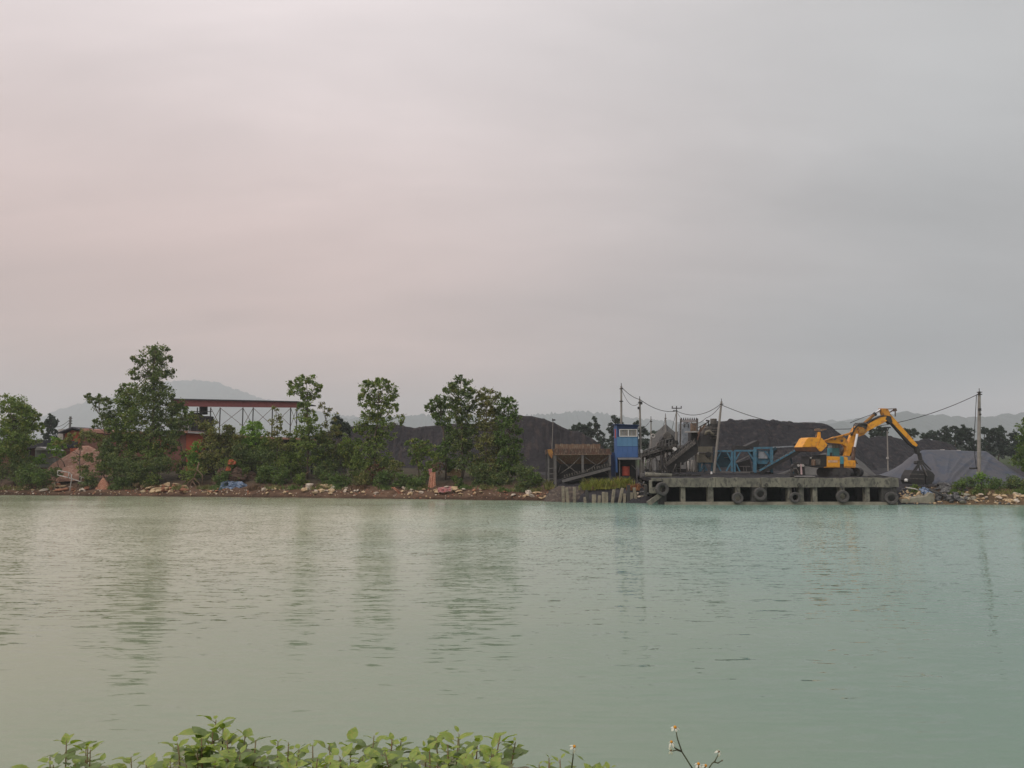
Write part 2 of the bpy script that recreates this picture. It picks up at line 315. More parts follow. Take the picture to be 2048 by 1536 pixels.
def water_mat():
    m = bpy.data.materials.new('river_water'); m.use_nodes = True; N = m.node_tree.nodes; L = m.node_tree.links; b = N['Principled BSDF']
    g = N.new('ShaderNodeNewGeometry')
    def noise(rot, sc, scale, detail, rough=.5, dist=0.):
        mp = N.new('ShaderNodeMapping'); L.new(g.outputs['Position'], mp.inputs[0]); mp.inputs['Rotation'].default_value = (0, 0, R(rot)); mp.inputs['Scale'].default_value = sc
        nz = N.new('ShaderNodeTexNoise'); L.new(mp.outputs[0], nz.inputs[0]); nz.inputs['Scale'].default_value = scale; nz.inputs['Detail'].default_value = detail; nz.inputs['Roughness'].default_value = rough; nz.inputs['Distortion'].default_value = dist
        return nz.outputs[0]
    def mth(op, a, b_):
        o = N.new('ShaderNodeMath'); o.operation = op
        for i, v in enumerate((a, b_)):
            if isinstance(v, (int, float)): o.inputs[i].default_value = v
            else: L.new(v, o.inputs[i])
        return o.outputs[0]
    def mr(v, a, b_, lo, hi):
        o = N.new('ShaderNodeMapRange'); L.new(v, o.inputs[0]); o.inputs[1].default_value = a; o.inputs[2].default_value = b_; o.inputs[3].default_value = lo; o.inputs[4].default_value = hi; return o.outputs[0]
    # body colour: brownish by the left, green towards the right
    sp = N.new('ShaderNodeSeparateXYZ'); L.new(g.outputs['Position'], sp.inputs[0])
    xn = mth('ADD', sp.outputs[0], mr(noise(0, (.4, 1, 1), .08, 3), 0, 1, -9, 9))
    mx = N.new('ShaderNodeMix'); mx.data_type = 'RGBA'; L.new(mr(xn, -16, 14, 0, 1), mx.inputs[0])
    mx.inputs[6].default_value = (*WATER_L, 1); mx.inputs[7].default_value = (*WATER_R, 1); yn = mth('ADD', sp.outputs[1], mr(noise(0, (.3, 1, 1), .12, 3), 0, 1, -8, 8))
    sky_lift = mr(mth('ABSOLUTE', mth('SUBTRACT', yn, 60), 0), 8, 36, 1.0, 0.0)  # mid-river body colour painted paler to stand in for reflected sky
    m2 = N.new('ShaderNodeMix'); m2.data_type = 'RGBA'; L.new(sky_lift, m2.inputs[0]); L.new(mx.outputs[2], m2.inputs[6])
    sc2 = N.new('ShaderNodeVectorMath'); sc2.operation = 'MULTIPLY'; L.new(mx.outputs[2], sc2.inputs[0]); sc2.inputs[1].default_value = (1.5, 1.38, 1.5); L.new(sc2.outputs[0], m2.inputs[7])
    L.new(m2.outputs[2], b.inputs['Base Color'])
    b.inputs['Roughness'].default_value = .02; b.inputs['IOR'].default_value = 1.42; b.inputs['Specular IOR Level'].default_value = .5
    far = mr(sp.outputs[1], 22, 66, 0, 1)              # the open water farther out is more ruffled
    patch = mr(noise(8, (.5, 1, 1), .09, 3), .35, .65, .55, 1.3)
    def sl(v, a): return mth('MULTIPLY', mth('SUBTRACT', v, .5), a)
    # wave slopes towards the viewer (y) and sideways (x), long-crested wavelets in three sizes
    sy = mth('ADD', mth('ADD', sl(noise(-9, (.18, 1, 1), 1.3, 2, .5, .5), .13), sl(noise(12, (.20, 1, 1), 4.6, 2, .5, .6), .37)), sl(noise(-3, (.34, 1, 1), 12, 2, .55, .3), .12))
    sy = mth('ADD', sy, mth('MULTIPLY', mth('ADD', sl(noise(4, (.5, 1, 1), 9.5, 3, .6, .4), 1.05), .115), far))
    sy = mth('MULTIPLY', sy, patch)
    sx = mth('MULTIPLY', mth('ADD', sl(noise(20, (.5, 1, 1), 2.2, 2), .10), mth('MULTIPLY', sl(noise(-20, (.6, 1, 1), 4.3, 2), .25), far)), patch)
    cb = N.new('ShaderNodeCombineXYZ'); L.new(sx, cb.inputs[0]); L.new(mth('MULTIPLY', sy, -1.0), cb.inputs[1]); cb.inputs[2].default_value = 1
    nn = N.new('ShaderNodeVectorMath'); nn.operation = 'NORMALIZE'; L.new(cb.outputs[0], nn.inputs[0]); L.new(nn.outputs[0], b.inputs['Normal'])
    return m
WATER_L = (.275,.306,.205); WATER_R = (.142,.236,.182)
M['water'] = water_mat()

# ------------------------------------------------------------------ ground, banks, water
SHX = np.array([-3000,-400,-68,-30,3.3,10,15.2,44,50,70,400,3000.]); SHY = np.array([420,155,100.3,94.6,88.6,86.0,84.0,82.0,81.6,81.2,80,70.])
def shore(x): return np.interp(x, SHX, SHY)
QX0 = Q(1303, 1000, 82)[0]; QX1 = Q(1796, 1000, 82)[0]
def gz(x, y):
    x = np.asarray(x, float); y = np.asarray(y, float)
    d = y-shore(x)+1.1*fbm(x*.22, y*.05, 3, 4)
    left = np.interp(d, [-6,0,1.2,3,6,14,60], [-2,0,.5,1.1,2.0,2.6,2.8])
    piles = np.interp(d, [-6,0,.8,1.5,3.5,8], [-2,0,.9,1.4,2.1,2.6])
    quay = np.interp(y, [83,89.5,90.5,96], [-1.5,-1.2,2.6,2.78])
    right = np.interp(d, [-6,0,1.6,4,8,14,40], [-2,0,.75,1.5,1.75,2.6,2.8])
    a = np.clip((x-3.0)/2, 0, 1); z = left*(1-a)+piles*a
    a = np.clip((x-(QX0+.2))/.8, 0, 1); z = z*(1-a)+quay*a
    a = np.clip((x-(QX1-1.0))/.8, 0, 1); z = z*(1-a)+right*a
    z = z+np.where(d > .3, .10*fbm(x*.9, y*.9, 11, 3), 0)*np.clip(1-(y-300)/200, 0, 1)
    return z
def gpt(px, Y, dz=0.0):
    x = Q(px, 900, Y)[0]; return np.array([x, Y, float(gz(x, Y))+dz])
def hit(px, py, far=140.):
    """where the sight line through a photo pixel meets the far bank"""
    Ys = np.arange(80, far, .1); d = ray(px, py); X = d[0]*Ys/d[1]; Z = H+d[2]*Ys/d[1]; g = np.maximum(gz(X, Ys), 0)
    k = np.argmax(Z <= g); return np.array([X[k], Ys[k], g[k]])

def ground():
    xs = np.concatenate([-np.geomspace(3000, 95, 28), np.arange(-90, 72, .5), np.geomspace(75, 3000, 28)])
    ys = np.concatenate([np.arange(0, 2, 1)*0+60+np.array([0, 12]), np.arange(76, 112, .4), np.geomspace(113, 8400, 54)])
    X, Y0 = np.meshgrid(xs, ys)
    # rows follow the shore so that the river edge stays crisp outside the dense zone
    sh = shore(X); t = np.clip((np.abs(X)-80)/60, 0, 1); Y = Y0+(sh-90)*t*np.clip(1-(Y0-112)/500, 0, 1)
    Z = gz(X, Y); V = np.stack([X, Y, Z], -1).reshape(-1, 3); nx = len(xs); ny = len(ys)
    i = np.arange(ny-1)[:, None]*nx+np.arange(nx-1)[None]; Fq = np.stack([i, i+1, i+nx+1, i+nx], -1).reshape(-1, 4)
    o = raw_mesh('ground', V, Fq, M['ground'], smooth=True)
    x, y = V[:, 0], V[:, 1]; d = y-shore(x); n = fbm(x*.35, y*.35, 21, 4)[:, None]
    soil = np.array([.130,.080,.054]); dark = np.array([.06,.05,.034]); coal = np.array([.036,.034,.038]); green = np.array([.05,.07,.03]); brown = np.array([.14,.095,.055])
    w = lambda a: np.clip(a, 0, 1)[:, None]
    col = soil*np.ones((len(x), 1)); col = col*(1-w((d-3)/3))+dark*w((d-3)/3)
    wet = w((.9-d)/.7)*.5; col = col*(1-wet)
    a = w((x-2.5+n[:, 0]*3)/3); col = col*(1-a)+(coal*1.2)*a
    a = w((x-46.5+n[:, 0]*2)/2)*w((89-y)/3); col = col*(1-a)+brown*a
    a = w((y-125)/60); col = col*(1-a)+green*a
    col = col*(1+.35*n); ca = o.data.color_attributes.new('soil', 'FLOAT_COLOR', 'POINT')
    ca.data.foreach_set('color', np.concatenate([np.clip(col, 0, 1), np.ones((len(x), 1))], 1).astype(np.float32).ravel())
    tag(o, kind='structure')
    # the bank the camera stands on
    xs = np.concatenate([-np.geomspace(3000, 22, 14), np.arange(-20, 20.1, .5), np.geomspace(22, 3000, 14)]); ys = np.concatenate([np.array([-600, -200, -60, -20]), np.arange(-8, 11.5, .4)])
    X, Y = np.meshgrid(xs, ys); Z = np.interp(Y, [-600,-20,2.9,6,9,11.5], [6,4.15,4.02,2.0,0,-1.2])+.05*fbm(X*1.5, Y*1.5, 5)
    V = np.stack([X, Y, Z], -1).reshape(-1, 3); nx = len(xs); ny = len(ys)
    i = np.arange(ny-1)[:, None]*nx+np.arange(nx-1)[None]; Fq = np.stack([i, i+1, i+nx+1, i+nx], -1).reshape(-1, 4)
    o = raw_mesh('near_bank', V, Fq, material('near_bank_earth', (.12,.10,.05), (.07,.09,.035), 2, .95, .05), smooth=True); tag(o, kind='structure')
    xs = np.linspace(-3000, 3000, 61); ys = np.array([5, 20, 40, 60, 80, 100, 120, 160, 240, 430.])
    X, Y = np.meshgrid(xs, ys); V = np.stack([X, Y, X*0], -1).reshape(-1, 3); nx = len(xs); ny = len(ys)
    i = np.arange(ny-1)[:, None]*nx+np.arange(nx-1)[None]; Fq = np.stack([i, i+1, i+nx+1, i+nx], -1).reshape(-1, 4)
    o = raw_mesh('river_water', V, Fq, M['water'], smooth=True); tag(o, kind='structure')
ground()

def mound(name, sil, Y, depth, mat, base=2.2, nx=160, ny=44, rough=.25, nscale=.5, power=1.0, seed=1, jag=0.0, gully=0.0, back=None, cap=True, parent=None):
    """a heap: crest at distance Y following the silhouette, sliding down to a foot in front and behind"""
    P = np.array([Q(a, b, Y) for a, b in sil]); xs = np.linspace(P[0, 0], P[-1, 0], nx); cz = np.interp(xs, P[:, 0], P[:, 2])
    k = np.ones(5)/5; cz = np.convolve(np.pad(cz, 2, 'edge'), k, 'valid')
    if jag: cz = cz+jag*(np.abs(vnoise(xs/jag*1.9, xs*0+seed, seed))*.55+np.maximum(vnoise(xs/jag*4.1, xs*0+seed, seed+5), 0)*.45)-jag*.25
    ts = np.linspace(-1, 1, ny); X, T = np.meshgrid(xs, ts); CZ = np.maximum(cz-base, 0.02)[None]
    dz = depth*(CZ/CZ.max())**.75
    Yg = Y+np.where(T < 0, T*dz, T*(back or depth))
    prof = 1-np.abs(T)**power; prof = np.where(np.abs(T) < .12, 1-(.12*.5+np.abs(T)**2/.24*1)*power*.9, prof) if power <= 1.01 else prof
    prof = prof/prof.max()
    Z = base+CZ*prof+rough*fbm(X*nscale, Yg*nscale, seed, 4)*np.clip(1.2-prof, .15, 1)*np.clip(CZ/2, 0, 1)
    if gully:      # slides and run-off gullies down the flanks, small lumps along the crest
        Z = Z-gully*np.abs(fbm(X*.9+.15*np.sin(Yg*.8), T*1.1, seed+40, 3))*np.clip(np.abs(T)*3, 0, 1)*np.clip(1.15-np.abs(T), 0, 1)+gully*.55*np.maximum(fbm(X*.8, Yg*.35, seed+60, 3), 0)*np.clip(1-np.abs(T)*4, 0, 1)
    Z[0] = np.minimum(Z[0], base)-.5; Z[-1] = base-.5
    V = np.stack([X, Yg, Z], -1).reshape(-1, 3)
    i = np.arange(ny-1)[:, None]*nx+np.arange(nx-1)[None]; Fq = np.stack([i, i+1, i+nx+1, i+nx], -1).reshape(-1, 4)
    if cap:   # close the two ends down to the ground
        nV = len(V); l = V.reshape(ny, nx, 3)[:, [0, -1]].copy(); l[..., 2] = base-1
        V = np.concatenate([V, l.reshape(-1, 3)]); e = []
        for r in range(ny-1): e += [(r*nx, r*nx+nx, nV+2*r+2, nV+2*r), (r*nx+nx-1, nV+2*r+1, nV+2*r+3, r*nx+2*nx-1)]
        Fq = np.concatenate([Fq, np.array(e)])
    return raw_mesh(name, V, Fq, mat, smooth=True, parent=parent)

# far hills
tag(mound('distant_mountain', [(-260,905),(-100,870),(60,845),(110,825),(170,806),(235,794),(300,775),(345,764),(380,761),(430,765),(470,780),(520,797),(580,812),(650,826),(740,838),(860,850),(1000,880),(1100,905)], 6000, 900, M['hill'], base=0, nx=600, ny=30, rough=30, nscale=.004, seed=4, jag=30), kind='structure')
tag(mound('distant_ridge', [(560,905),(640,850),(720,836),(820,832),(900,834),(980,828),(1060,831),(1120,826),(1165,822),(1200,829),(1250,836),(1310,842),(1400,846),(1520,852),(1600,848),(1700,842),(1800,850),(1950,880),(2050,905)], 4500, 800, M['hill'], base=0, nx=700, ny=26, rough=18, nscale=.008, seed=9, jag=28), kind='structure')
tag(mound('wooded_ridge', [(1380,905),(1480,880),(1580,868),(1640,856),(1700,842),(1760,834),(1800,829),(1850,832),(1900,838),(1950,842),(1990,838),(2040,831),(2120,826),(2250,838),(2400,860),(2600,905)], 3300, 600, M['hill'], base=0, nx=700, ny=26, rough=16, nscale=.01, seed=15, jag=32), kind='structure')

# coal heaps and others
CH = 'coal heaps behind the quay'
tag(mound('coal_heap', [(600,900),(640,868),(690,854),(740,850),(790,849),(830,856),(850,853),(880,850),(930,846),(980,850),(1030,880),(1060,905)], 152, 15, M['coal_brown'], seed=31, rough=.5, gully=1.0, nx=320, ny=80), 'low dark coal heap seen behind the trees in the middle of the bank', 'coal heap')
tag(mound('coal_heap', [(840,915),(880,885),(930,858),(990,840),(1040,832),(1065,832),(1090,838),(1110,846),(1140,861),(1165,868),(1185,877),(1205,893),(1225,915)], 132, 13, M['coal_brown'], seed=33, rough=.35, gully=1.0, nx=320, ny=80), 'smooth dark coal heap sloping down to the right behind the rusty hopper', 'coal heap')
tag(mound('coal_heap', [(1352,915),(1368,898),(1388,872),(1402,855),(1420,848),(1435,843),(1470,841),(1500,838),(1545,842),(1580,845),(1610,844),(1645,846),(1658,851),(1680,868),(1712,895),(1735,918)], 128, 13, M['coal'], seed=35, rough=.6, gully=1.0, nx=320, ny=80), 'largest black coal heap, rising behind the blue frames and the excavator', 'coal heap')
tag(mound('coal_heap', [(1625,915),(1660,885),(1690,872),(1715,866),(1735,876),(1760,872),(1790,875),(1812,882),(1840,881),(1870,880),(1890,884),(1905,893),(1925,910)], 146, 13, M['coal'], seed=37, rough=.5, gully=1.0, nx=320, ny=80), 'lower black coal heap between the excavator boom and the covered heap', 'coal heap')
tag(mound('gravel_heap', [(1560,955),(1590,935),(1620,914),(1650,906),(1675,904),(1700,908),(1725,925),(1748,948)], 99, 5.5, M['gravel'], seed=39, rough=.12, gully=.15, base=2.7), 'small grey gravel heap directly behind the yellow excavator', 'gravel heap')
tag(mound('soil_heap', [(84,952),(104,930),(130,913),(150,901),(163,892),(177,891),(193,901),(208,917),(226,945)], 108, 5, M['orange_soil'], seed=41, rough=.3, gully=.3, base=2.2), 'pale orange heap of soil behind the small tree on the left bank', 'soil heap')
XC = 0.0
# crease centre (m from the middle), run, height, width
TARP_FOLDS = [(XC+90*.0+a, k, h, w) for a, k, h, w in ((-5.5,.4,.22,.22),(-4.3,.7,.16,.16),(-2.6,1.2,.40,.22),(-1.6,1.1,.34,.18),(-3.6,1.0,.2,.16),(1.2,-.3,.22,.22),(2.6,-.6,.26,.2),(-7,.2,.18,.2),(4.2,-.9,.24,.2),(.2,.9,.2,.18),(5.4,-1.1,.2,.2),(-.6,.5,.16,.15))]
def tarp_heap():
    t = thing('covered_heap', 'broad heap under a wrinkled grey tarpaulin behind the hanging grab', 'covered heap', gpt(1905, 97))
    o = mound('tarpaulin', [(1758,962),(1790,942),(1815,922),(1835,905),(1848,900),(1880,899.5),(1920,901),(1960,903),(1968,902),(1990,918),(2020,938),(2050,958),(2070,972)], 96, 8, M['tarp'], seed=43, rough=.05, base=2.2, nx=340, ny=90, parent=t)
    me = o.data; n = len(me.vertices); co = np.empty(n*3); me.vertices.foreach_get('co', co); co = co.reshape(-1, 3)
    x, y = co[:, 0], co[:, 1]; top = co[:, 2] > -2.4
    w = np.zeros(n)
    for x0, k, a, wd in TARP_FOLDS:
        u = x-(x0+(y+6)*k); w += a*np.exp(-(u/wd)**2)
    w += .05*fbm(x*1.3, y*1.3, 77, 3)
    fl = np.clip((3.0+2.9-(co[:, 2]+2.6))/1.6, .12, 1); co[:, 2] += np.where(top, (w*.75-.1)*np.clip((3.3-co[:, 2])/1.6, .08, 1), 0); me.vertices.foreach_set('co', co.ravel()); me.update()
    for px, py in ((1885,901),(1917,902)):
        mb = MB(); p = Q(px, py, 95.9); mb.box(p+np.array([0,0,.02]), (.5,.4,.22)); o = mb.build('sandbag', M['dirty_white'], t, bevel=.08)
tarp_heap()

# ------------------------------------------------------------------ trees and shrubs
def leaf_cloud(centers, radii, dens, size, rs, squash=.85, up=.35, core=.0):
    """many small leaf faces gathered in tufts through the volume of the given blobs"""
    Vs = []; 
    for c, r in zip(centers, radii):
        n_t = max(6, int(dens*(r**2)*3.9)); tuft = min(.40, r*.45)
        d = rs.normal(size=(n_t, 3)); d /= np.linalg.norm(d, axis=1)[:, None]
        rad = r*(core+(1-core)*rs.random(n_t)**.42)*(1+.16*rs.normal(size=n_t))
        tc = c+d*rad[:, None]*np.array([1, 1, squash])
        nl = rs.integers(9, 19, n_t); idx = np.repeat(np.arange(n_t), nl)
        P = tc[idx]+rs.normal(size=(len(idx), 3))*tuft*.50*np.array([1, 1, .75])
        Vs.append(P)
    P = np.concatenate(Vs); n = len(P)
    a = rs.normal(size=(n, 3)); a[:, 2] -= .25; a /= np.linalg.norm(a, axis=1)[:, None]
    b = rs.normal(size=(n, 3)); b[:, 2] += up; b = np.cross(a, b); b /= (np.linalg.norm(b, axis=1)[:, None]+1e-9)
    s = size*(.6+.8*rs.random(n))[:, None]
    V = np.stack([P-a*s, P+b*s*.42, P+a*s, P-b*s*.42], 1).reshape(-1, 3)
    return V, np.arange(n*4).reshape(-1, 4)
def tree(name, label, cat, base, blobs, Y, leaf, dens=5.5, size=.17, group=None, trunk_r=.14, thick=1.0, sub=True, seed=None, limbs=True, bark='bark', mean_y=0.0):
    rs = np.random.default_rng(seed if seed is not None else int(base*7+Y*13)); k = mpp(Y)
    b = gpt(base, Y, -.1); t = thing(name, label, cat, b, group)
    cs = []; rr = []
    for px, py, r in blobs:
        c = Q(px, py, Y); c[1] += rs.uniform(-1, 1)*min(1.6, r*k*.9)+mean_y; cs.append(c); rr.append(r*k*1.18)
        if sub and r*k > .55:      # knots of foliage around each main mass make the outline uneven
            for q in range(4):
                a = rs.uniform(0, 2*math.pi); c2 = c+np.array([math.cos(a)*.95, rs.uniform(-.5,.5), math.sin(a)*.95])*r*k; cs.append(c2); rr.append(r*k*rs.uniform(.28, .5))
    V, Fq = leaf_cloud(cs, rr, dens, size, rs)
    crown = raw_mesh('crown', V, Fq, M[leaf], t)
    if limbs:
        zs = sorted(range(len(blobs)), key=lambda i: blobs[i][1]); topc = cs_main = [Q(blobs[i][0], blobs[i][1], Y) for i in zs]
        top = topc[0]; path = [b]; nseg = 5
        mid = [np.mean([Q(px, py, Y)[0] for px, py, r in blobs if py > blobs[zs[0]][1]+(1-f)*0] or [top[0]]) for f in range(1)]
        for i in range(1, nseg+1):
            f = i/nseg; z = b[2]+(top[2]-b[2])*f; near = [p[0] for p in topc if abs(p[2]-z) < 2.2]
            xx = b[0]+(top[0]-b[0])*f; xx = xx if not near else .55*xx+.45*np.mean(near)
            path.append(np.array([xx+rs.normal()*.08, Y+mean_y+rs.normal()*.15, z]))
        mb = MB(); mb.tube(path, [trunk_r*(1-.8*i/nseg) for i in range(nseg+1)], 7)
        mb.build('trunk', M[bark], t, smooth=True)
        for i, (px, py, r) in enumerate(blobs):
            c = cs[i*5] if (sub and all(rb*k > .55 for _, _, rb in blobs)) else Q(px, py, Y)
            j = min(range(len(path)), key=lambda q: abs(path[q][2]-(c[2]-1.2)) ); p = path[j]
            if np.linalg.norm(c-p) < .4: continue
            m_ = (p+c)/2+np.array([0, 0, -.15]); lm = MB(); lm.tube([p, m_, c, c+(c-m_)*.5], [trunk_r*.42, trunk_r*.3, trunk_r*.16, .01], 5); lm.build('limb', M[bark], t, smooth=True)
    return t

TG = 'trees along the far bank'
tree('leafy_tree', 'dense leafy tree at the left edge, bright green on top, beside the tin hut', 'tree', 35, [(2,806,18),(44,812,19),(20,836,28),(62,840,18),(5,862,28),(45,868,26),(25,895,26),(76,832,8),(80,856,8)], 103, 'leaf_mid', group=TG)
tree('leafy_tree', 'tallest tree, slim crown rising left of the red-roofed shed', 'tree', 275, [(297,706,15),(316,702,15),(333,722,12),(280,722,12),(306,730,18),(340,748,9),(274,748,11),(322,748,14),(295,758,14),(318,775,16),(288,780,16),(335,788,14),(305,800,22),(345,812,16),(322,828,24),(292,838,26),(355,842,14),(318,866,26),(285,880,24),(345,878,14)], 103, 'leaf_dark', group=TG, trunk_r=.2, dens=5)
tree('leafy_tree', 'paler green rounded tree pressed against the left side of the tallest tree', 'tree', 262, [(258,778,13),(246,796,15),(266,800,18),(250,822,20),(272,836,20),(248,850,22),(262,880,24)], 104, 'leaf_mid', group=TG)
tree('leafy_tree', 'open branching tree reaching out to the left above the brick house roof', 'tree', 232, [(182,797,9),(198,800,10),(212,806,9),(190,816,7),(216,822,10),(232,828,11),(205,838,9),(190,848,8),(222,848,14),(238,868,16),(228,890,20),(240,912,22)], 103, 'leaf_dark', group=TG, trunk_r=.12, dens=4.6)
tree('leafy_tree', 'small thin tree standing in front of the orange soil heap', 'tree', 160, [(150,876,10),(168,868,11),(186,872,11),(202,880,10),(132,882,8),(112,886,7),(158,890,8),(180,916,9),(150,918,7),(166,938,9)], 102, 'leaf_olive', group=TG, trunk_r=.09, dens=4.6)
tree('leafy_tree', 'low dark tree between the tallest tree and the painted brick wall', 'tree', 358, [(362,818,10),(378,830,9),(372,846,12),(352,858,14),(345,890,10),(378,908,12),(392,925,16),(360,932,14)], 104, 'leaf_mid', group=TG, dens=4.6)
tree('leafy_tree', 'bushy tree in front of the left end of the red-roofed shed', 'tree', 430, [(408,848,10),(398,836,7),(428,858,13),(452,862,11),(420,876,15),(448,884,16),(470,880,10),(432,905,20),(415,930,16),(452,928,18)], 103, 'leaf_olive', group=TG, dens=4.8)
tree('round_tree', 'small round tree with bright yellow-green top below the red-roofed shed', 'tree', 506, [(508,850,10),(496,862,11),(518,864,11),(505,878,14),(492,890,12),(520,892,14),(506,908,16)], 105, 'leaf_bright', group=TG)
tree('sapling', 'thin see-through sapling in front of the right half of the red-roofed shed', 'tree', 558, [(551,818,6),(556,832,7),(545,845,7),(563,848,7),(553,862,9),(570,868,8),(540,872,7),(556,886,11),(575,892,10)], 102, 'leaf_olive', group=TG, trunk_r=.07, dens=3.6)
tree('leafy_tree', 'slender tree hiding the right end of the red-roofed shed', 'tree', 617, [(588,768,9),(604,762,10),(618,756,9),(632,770,9),(582,782,8),(600,780,12),(622,786,11),(636,792,6),(612,804,12),(606,824,14),(620,842,15),(602,862,16),(628,868,16),(612,892,20),(632,920,18),(598,925,18)], 101, 'leaf_mid', group=TG, dens=4.8, trunk_r=.16)
tree('leafy_tree', 'sparse leaning tree just right of the slender tree by the red-roofed shed', 'tree', 660, [(644,812,6),(658,818,7),(650,830,6),(664,836,8),(654,850,8),(672,858,10),(660,876,13),(682,888,12),(668,905,14)], 102, 'leaf_olive', group=TG, trunk_r=.08, dens=4)
tree('leafy_tree', 'free-standing tree with open upright crown in the middle of the left bank', 'tree', 755, [(734,774,11),(752,768,10),(768,770,11),(784,778,10),(792,790,7),(728,792,9),(748,792,13),(772,796,13),(724,812,8),(742,816,12),(764,820,13),(786,818,9),(803,832,8),(800,846,7),(730,836,12),(752,842,14),(778,846,13),(720,856,11),(742,866,17),(768,872,17),(750,896,19),(728,900,14),(764,918,16),(742,932,16)], 99, 'leaf_mid', group=TG, dens=4.8, trunk_r=.17)
tree('leafy_tree', 'small low tree in front of the coal heap in the middle of the bank', 'tree', 838, [(818,886,7),(832,888,9),(848,890,9),(862,896,8),(828,902,11),(846,910,11),(834,924,12),(852,936,12)], 98, 'leaf_mid', group=TG, dens=4.8)
tree('leafy_tree', 'bright green lobe-shaped tree at the left side of the big tree clump', 'tree', 892, [(870,806,10),(882,798,9),(860,818,9),(874,824,12),(888,814,10),(880,838,12),(893,852,11),(898,876,14),(890,900,15),(902,925,16)], 98, 'leaf_green', group=TG)
tree('leafy_tree', 'tallest tree of the big clump in the middle of the bank', 'tree', 925, [(905,768,8),(920,760,9),(934,766,8),(946,778,7),(898,782,9),(916,782,12),(934,788,12),(904,802,13),(924,810,14),(942,812,12),(908,830,15),(930,838,16),(914,862,17),(936,870,17),(920,895,19),(932,925,19)], 97, 'leaf_dark', group=TG, dens=6.2, trunk_r=.17)
tree('leafy_tree', 'olive-topped tree second from the right in the big clump', 'tree', 970, [(956,786,8),(970,780,8),(984,782,8),(994,792,8),(962,800,11),(980,804,12),(968,826,13),(990,826,11),(960,850,16),(984,856,15),(970,882,18),(992,888,15),(974,912,18),(956,935,17),(988,938,16)], 96.5, 'leaf_olive', group=TG, dens=6.0, trunk_r=.15)
tree('leafy_tree', 'dense fresh green tree ending the big clump on the right', 'tree', 1012, [(1004,806,9),(1018,804,9),(1030,812,8),(1000,822,11),(1022,826,11),(1036,836,7),(1010,846,15),(1032,858,10),(1008,874,17),(1034,888,10),(1016,902,17),(1036,916,10),(1010,932,18),(1034,942,12)], 96, 'leaf_green', group=TG, dens=6.8)

UG = 'undergrowth shrubs on the left bank'
for px, py, r, Yb, lf, lab in (
 (245,930,22,101.5,'leaf_dark','dark shrub at the foot of the tallest tree, left side'),
 (285,940,26,101,'leaf_dark','broad dark shrub straight below the tallest tree'),
 (322,925,18,102,'leaf_dark','dark shrub below the reddish painted wall'),
 (238,965,14,100,'leaf_green','green shrub dipping to the water right of the orange cone of soil'),
 (310,960,13,100.5,'leaf_mid','low shrub behind the first row of yellow stones'),
 (470,940,20,101.5,'leaf_mid','shrub just left of the orange sacks on the bank'),
 (490,915,20,103,'leaf_dark','dark shrub under the small round bright tree'),
 (535,920,22,103,'leaf_dark','dark shrub under the thin see-through sapling'),
 (578,928,20,102,'leaf_mid','shrub between the sapling and the slender tree'),
 (650,935,20,100.5,'leaf_dark','dark shrub under the sparse leaning tree'),
 (690,915,20,102,'leaf_dark','dark shrub left of the free-standing tree'),
 (715,935,18,100.5,'leaf_mid','shrub at the left foot of the free-standing tree'),
 (530,948,16,99.5,'leaf_green','fresh green bush above the white stones, right of the blue tarpaulin'),
 (562,955,14,99,'leaf_green','fresh green bush on the water side under the sapling'),
 (605,958,12,98.8,'leaf_mid','grassy bush above the two leaning white stones'),
 (440,956,14,99.5,'leaf_green','green bush directly left of the blue tarpaulin'),
 (655,962,14,97.5,'leaf_green','bright low bush on the bank under the sparse leaning tree'),
 (685,962,16,97,'leaf_green','bright broad low bush left of the dry brown bush'),
 (728,958,14,97,'leaf_olive','olive low bush directly beside the dry brown bush'),
 (765,958,16,96,'leaf_green','bright low bush in front of the free-standing tree'),
 (805,960,15,95.5,'leaf_green','bright low bush between two orange rags'),
 (838,962,14,95,'leaf_green','bright low bush left of the hanging orange cloth'),
 (918,965,10,94,'leaf_green','small bush under the broken concrete block'),
 (965,950,20,94.5,'leaf_dark','dark undergrowth bush below the olive-topped tree'),
 (1000,958,20,94,'leaf_dark','dark undergrowth bush below the right end of the clump'),
 (1050,945,16,93.5,'leaf_dark','tall dark bush leaning against the right end of the clump'),
 (1068,958,13,92.5,'leaf_green','green bush sloping down towards the row of concrete piles'),
 (1040,970,12,92,'leaf_dark','dark low bush nearest the water at the end of the clump'),
 (60,945,20,101.5,'leaf_green','round green bush behind the white railing'),
 (88,955,14,100.8,'leaf_green','small green bush touching the white railing'),
 (38,935,18,102.5,'leaf_dark','dark bush below the left edge tree'),
 (5,935,20,103,'leaf_dark','dark bush cut by the left edge of the picture'),
 (80,918,9,103.5,'leaf_bright','small bright bush in front of the tin hut'),
 (385,945,14,100.5,'leaf_mid','shrub behind the dry stump'),
 (180,955,14,100.5,'leaf_dark','dark shrub over the fallen railing'),
 (112,945,9,102,'leaf_dark','small dark shrub behind the upper end of the railing'),
 (205,935,12,102,'leaf_mid','shrub over the right foot of the orange soil heap')):
    rs = np.random.default_rng(int(px)); n = 5
    bl = [(px, py, r*.95)]+[(px+rs.uniform(-1, 1)*r*1.15, py+rs.uniform(-1, .5)*r*.8, r*rs.uniform(.45, .7)) for _ in range(n)]
    bl += [(px+q, py+r*.8, r*.6) for q in (-r*.5, r*.5)]
    tree('shrub', lab, 'shrub', px, bl, Yb, lf, dens=6.5, size=.13, group=UG, trunk_r=.05, sub=False)
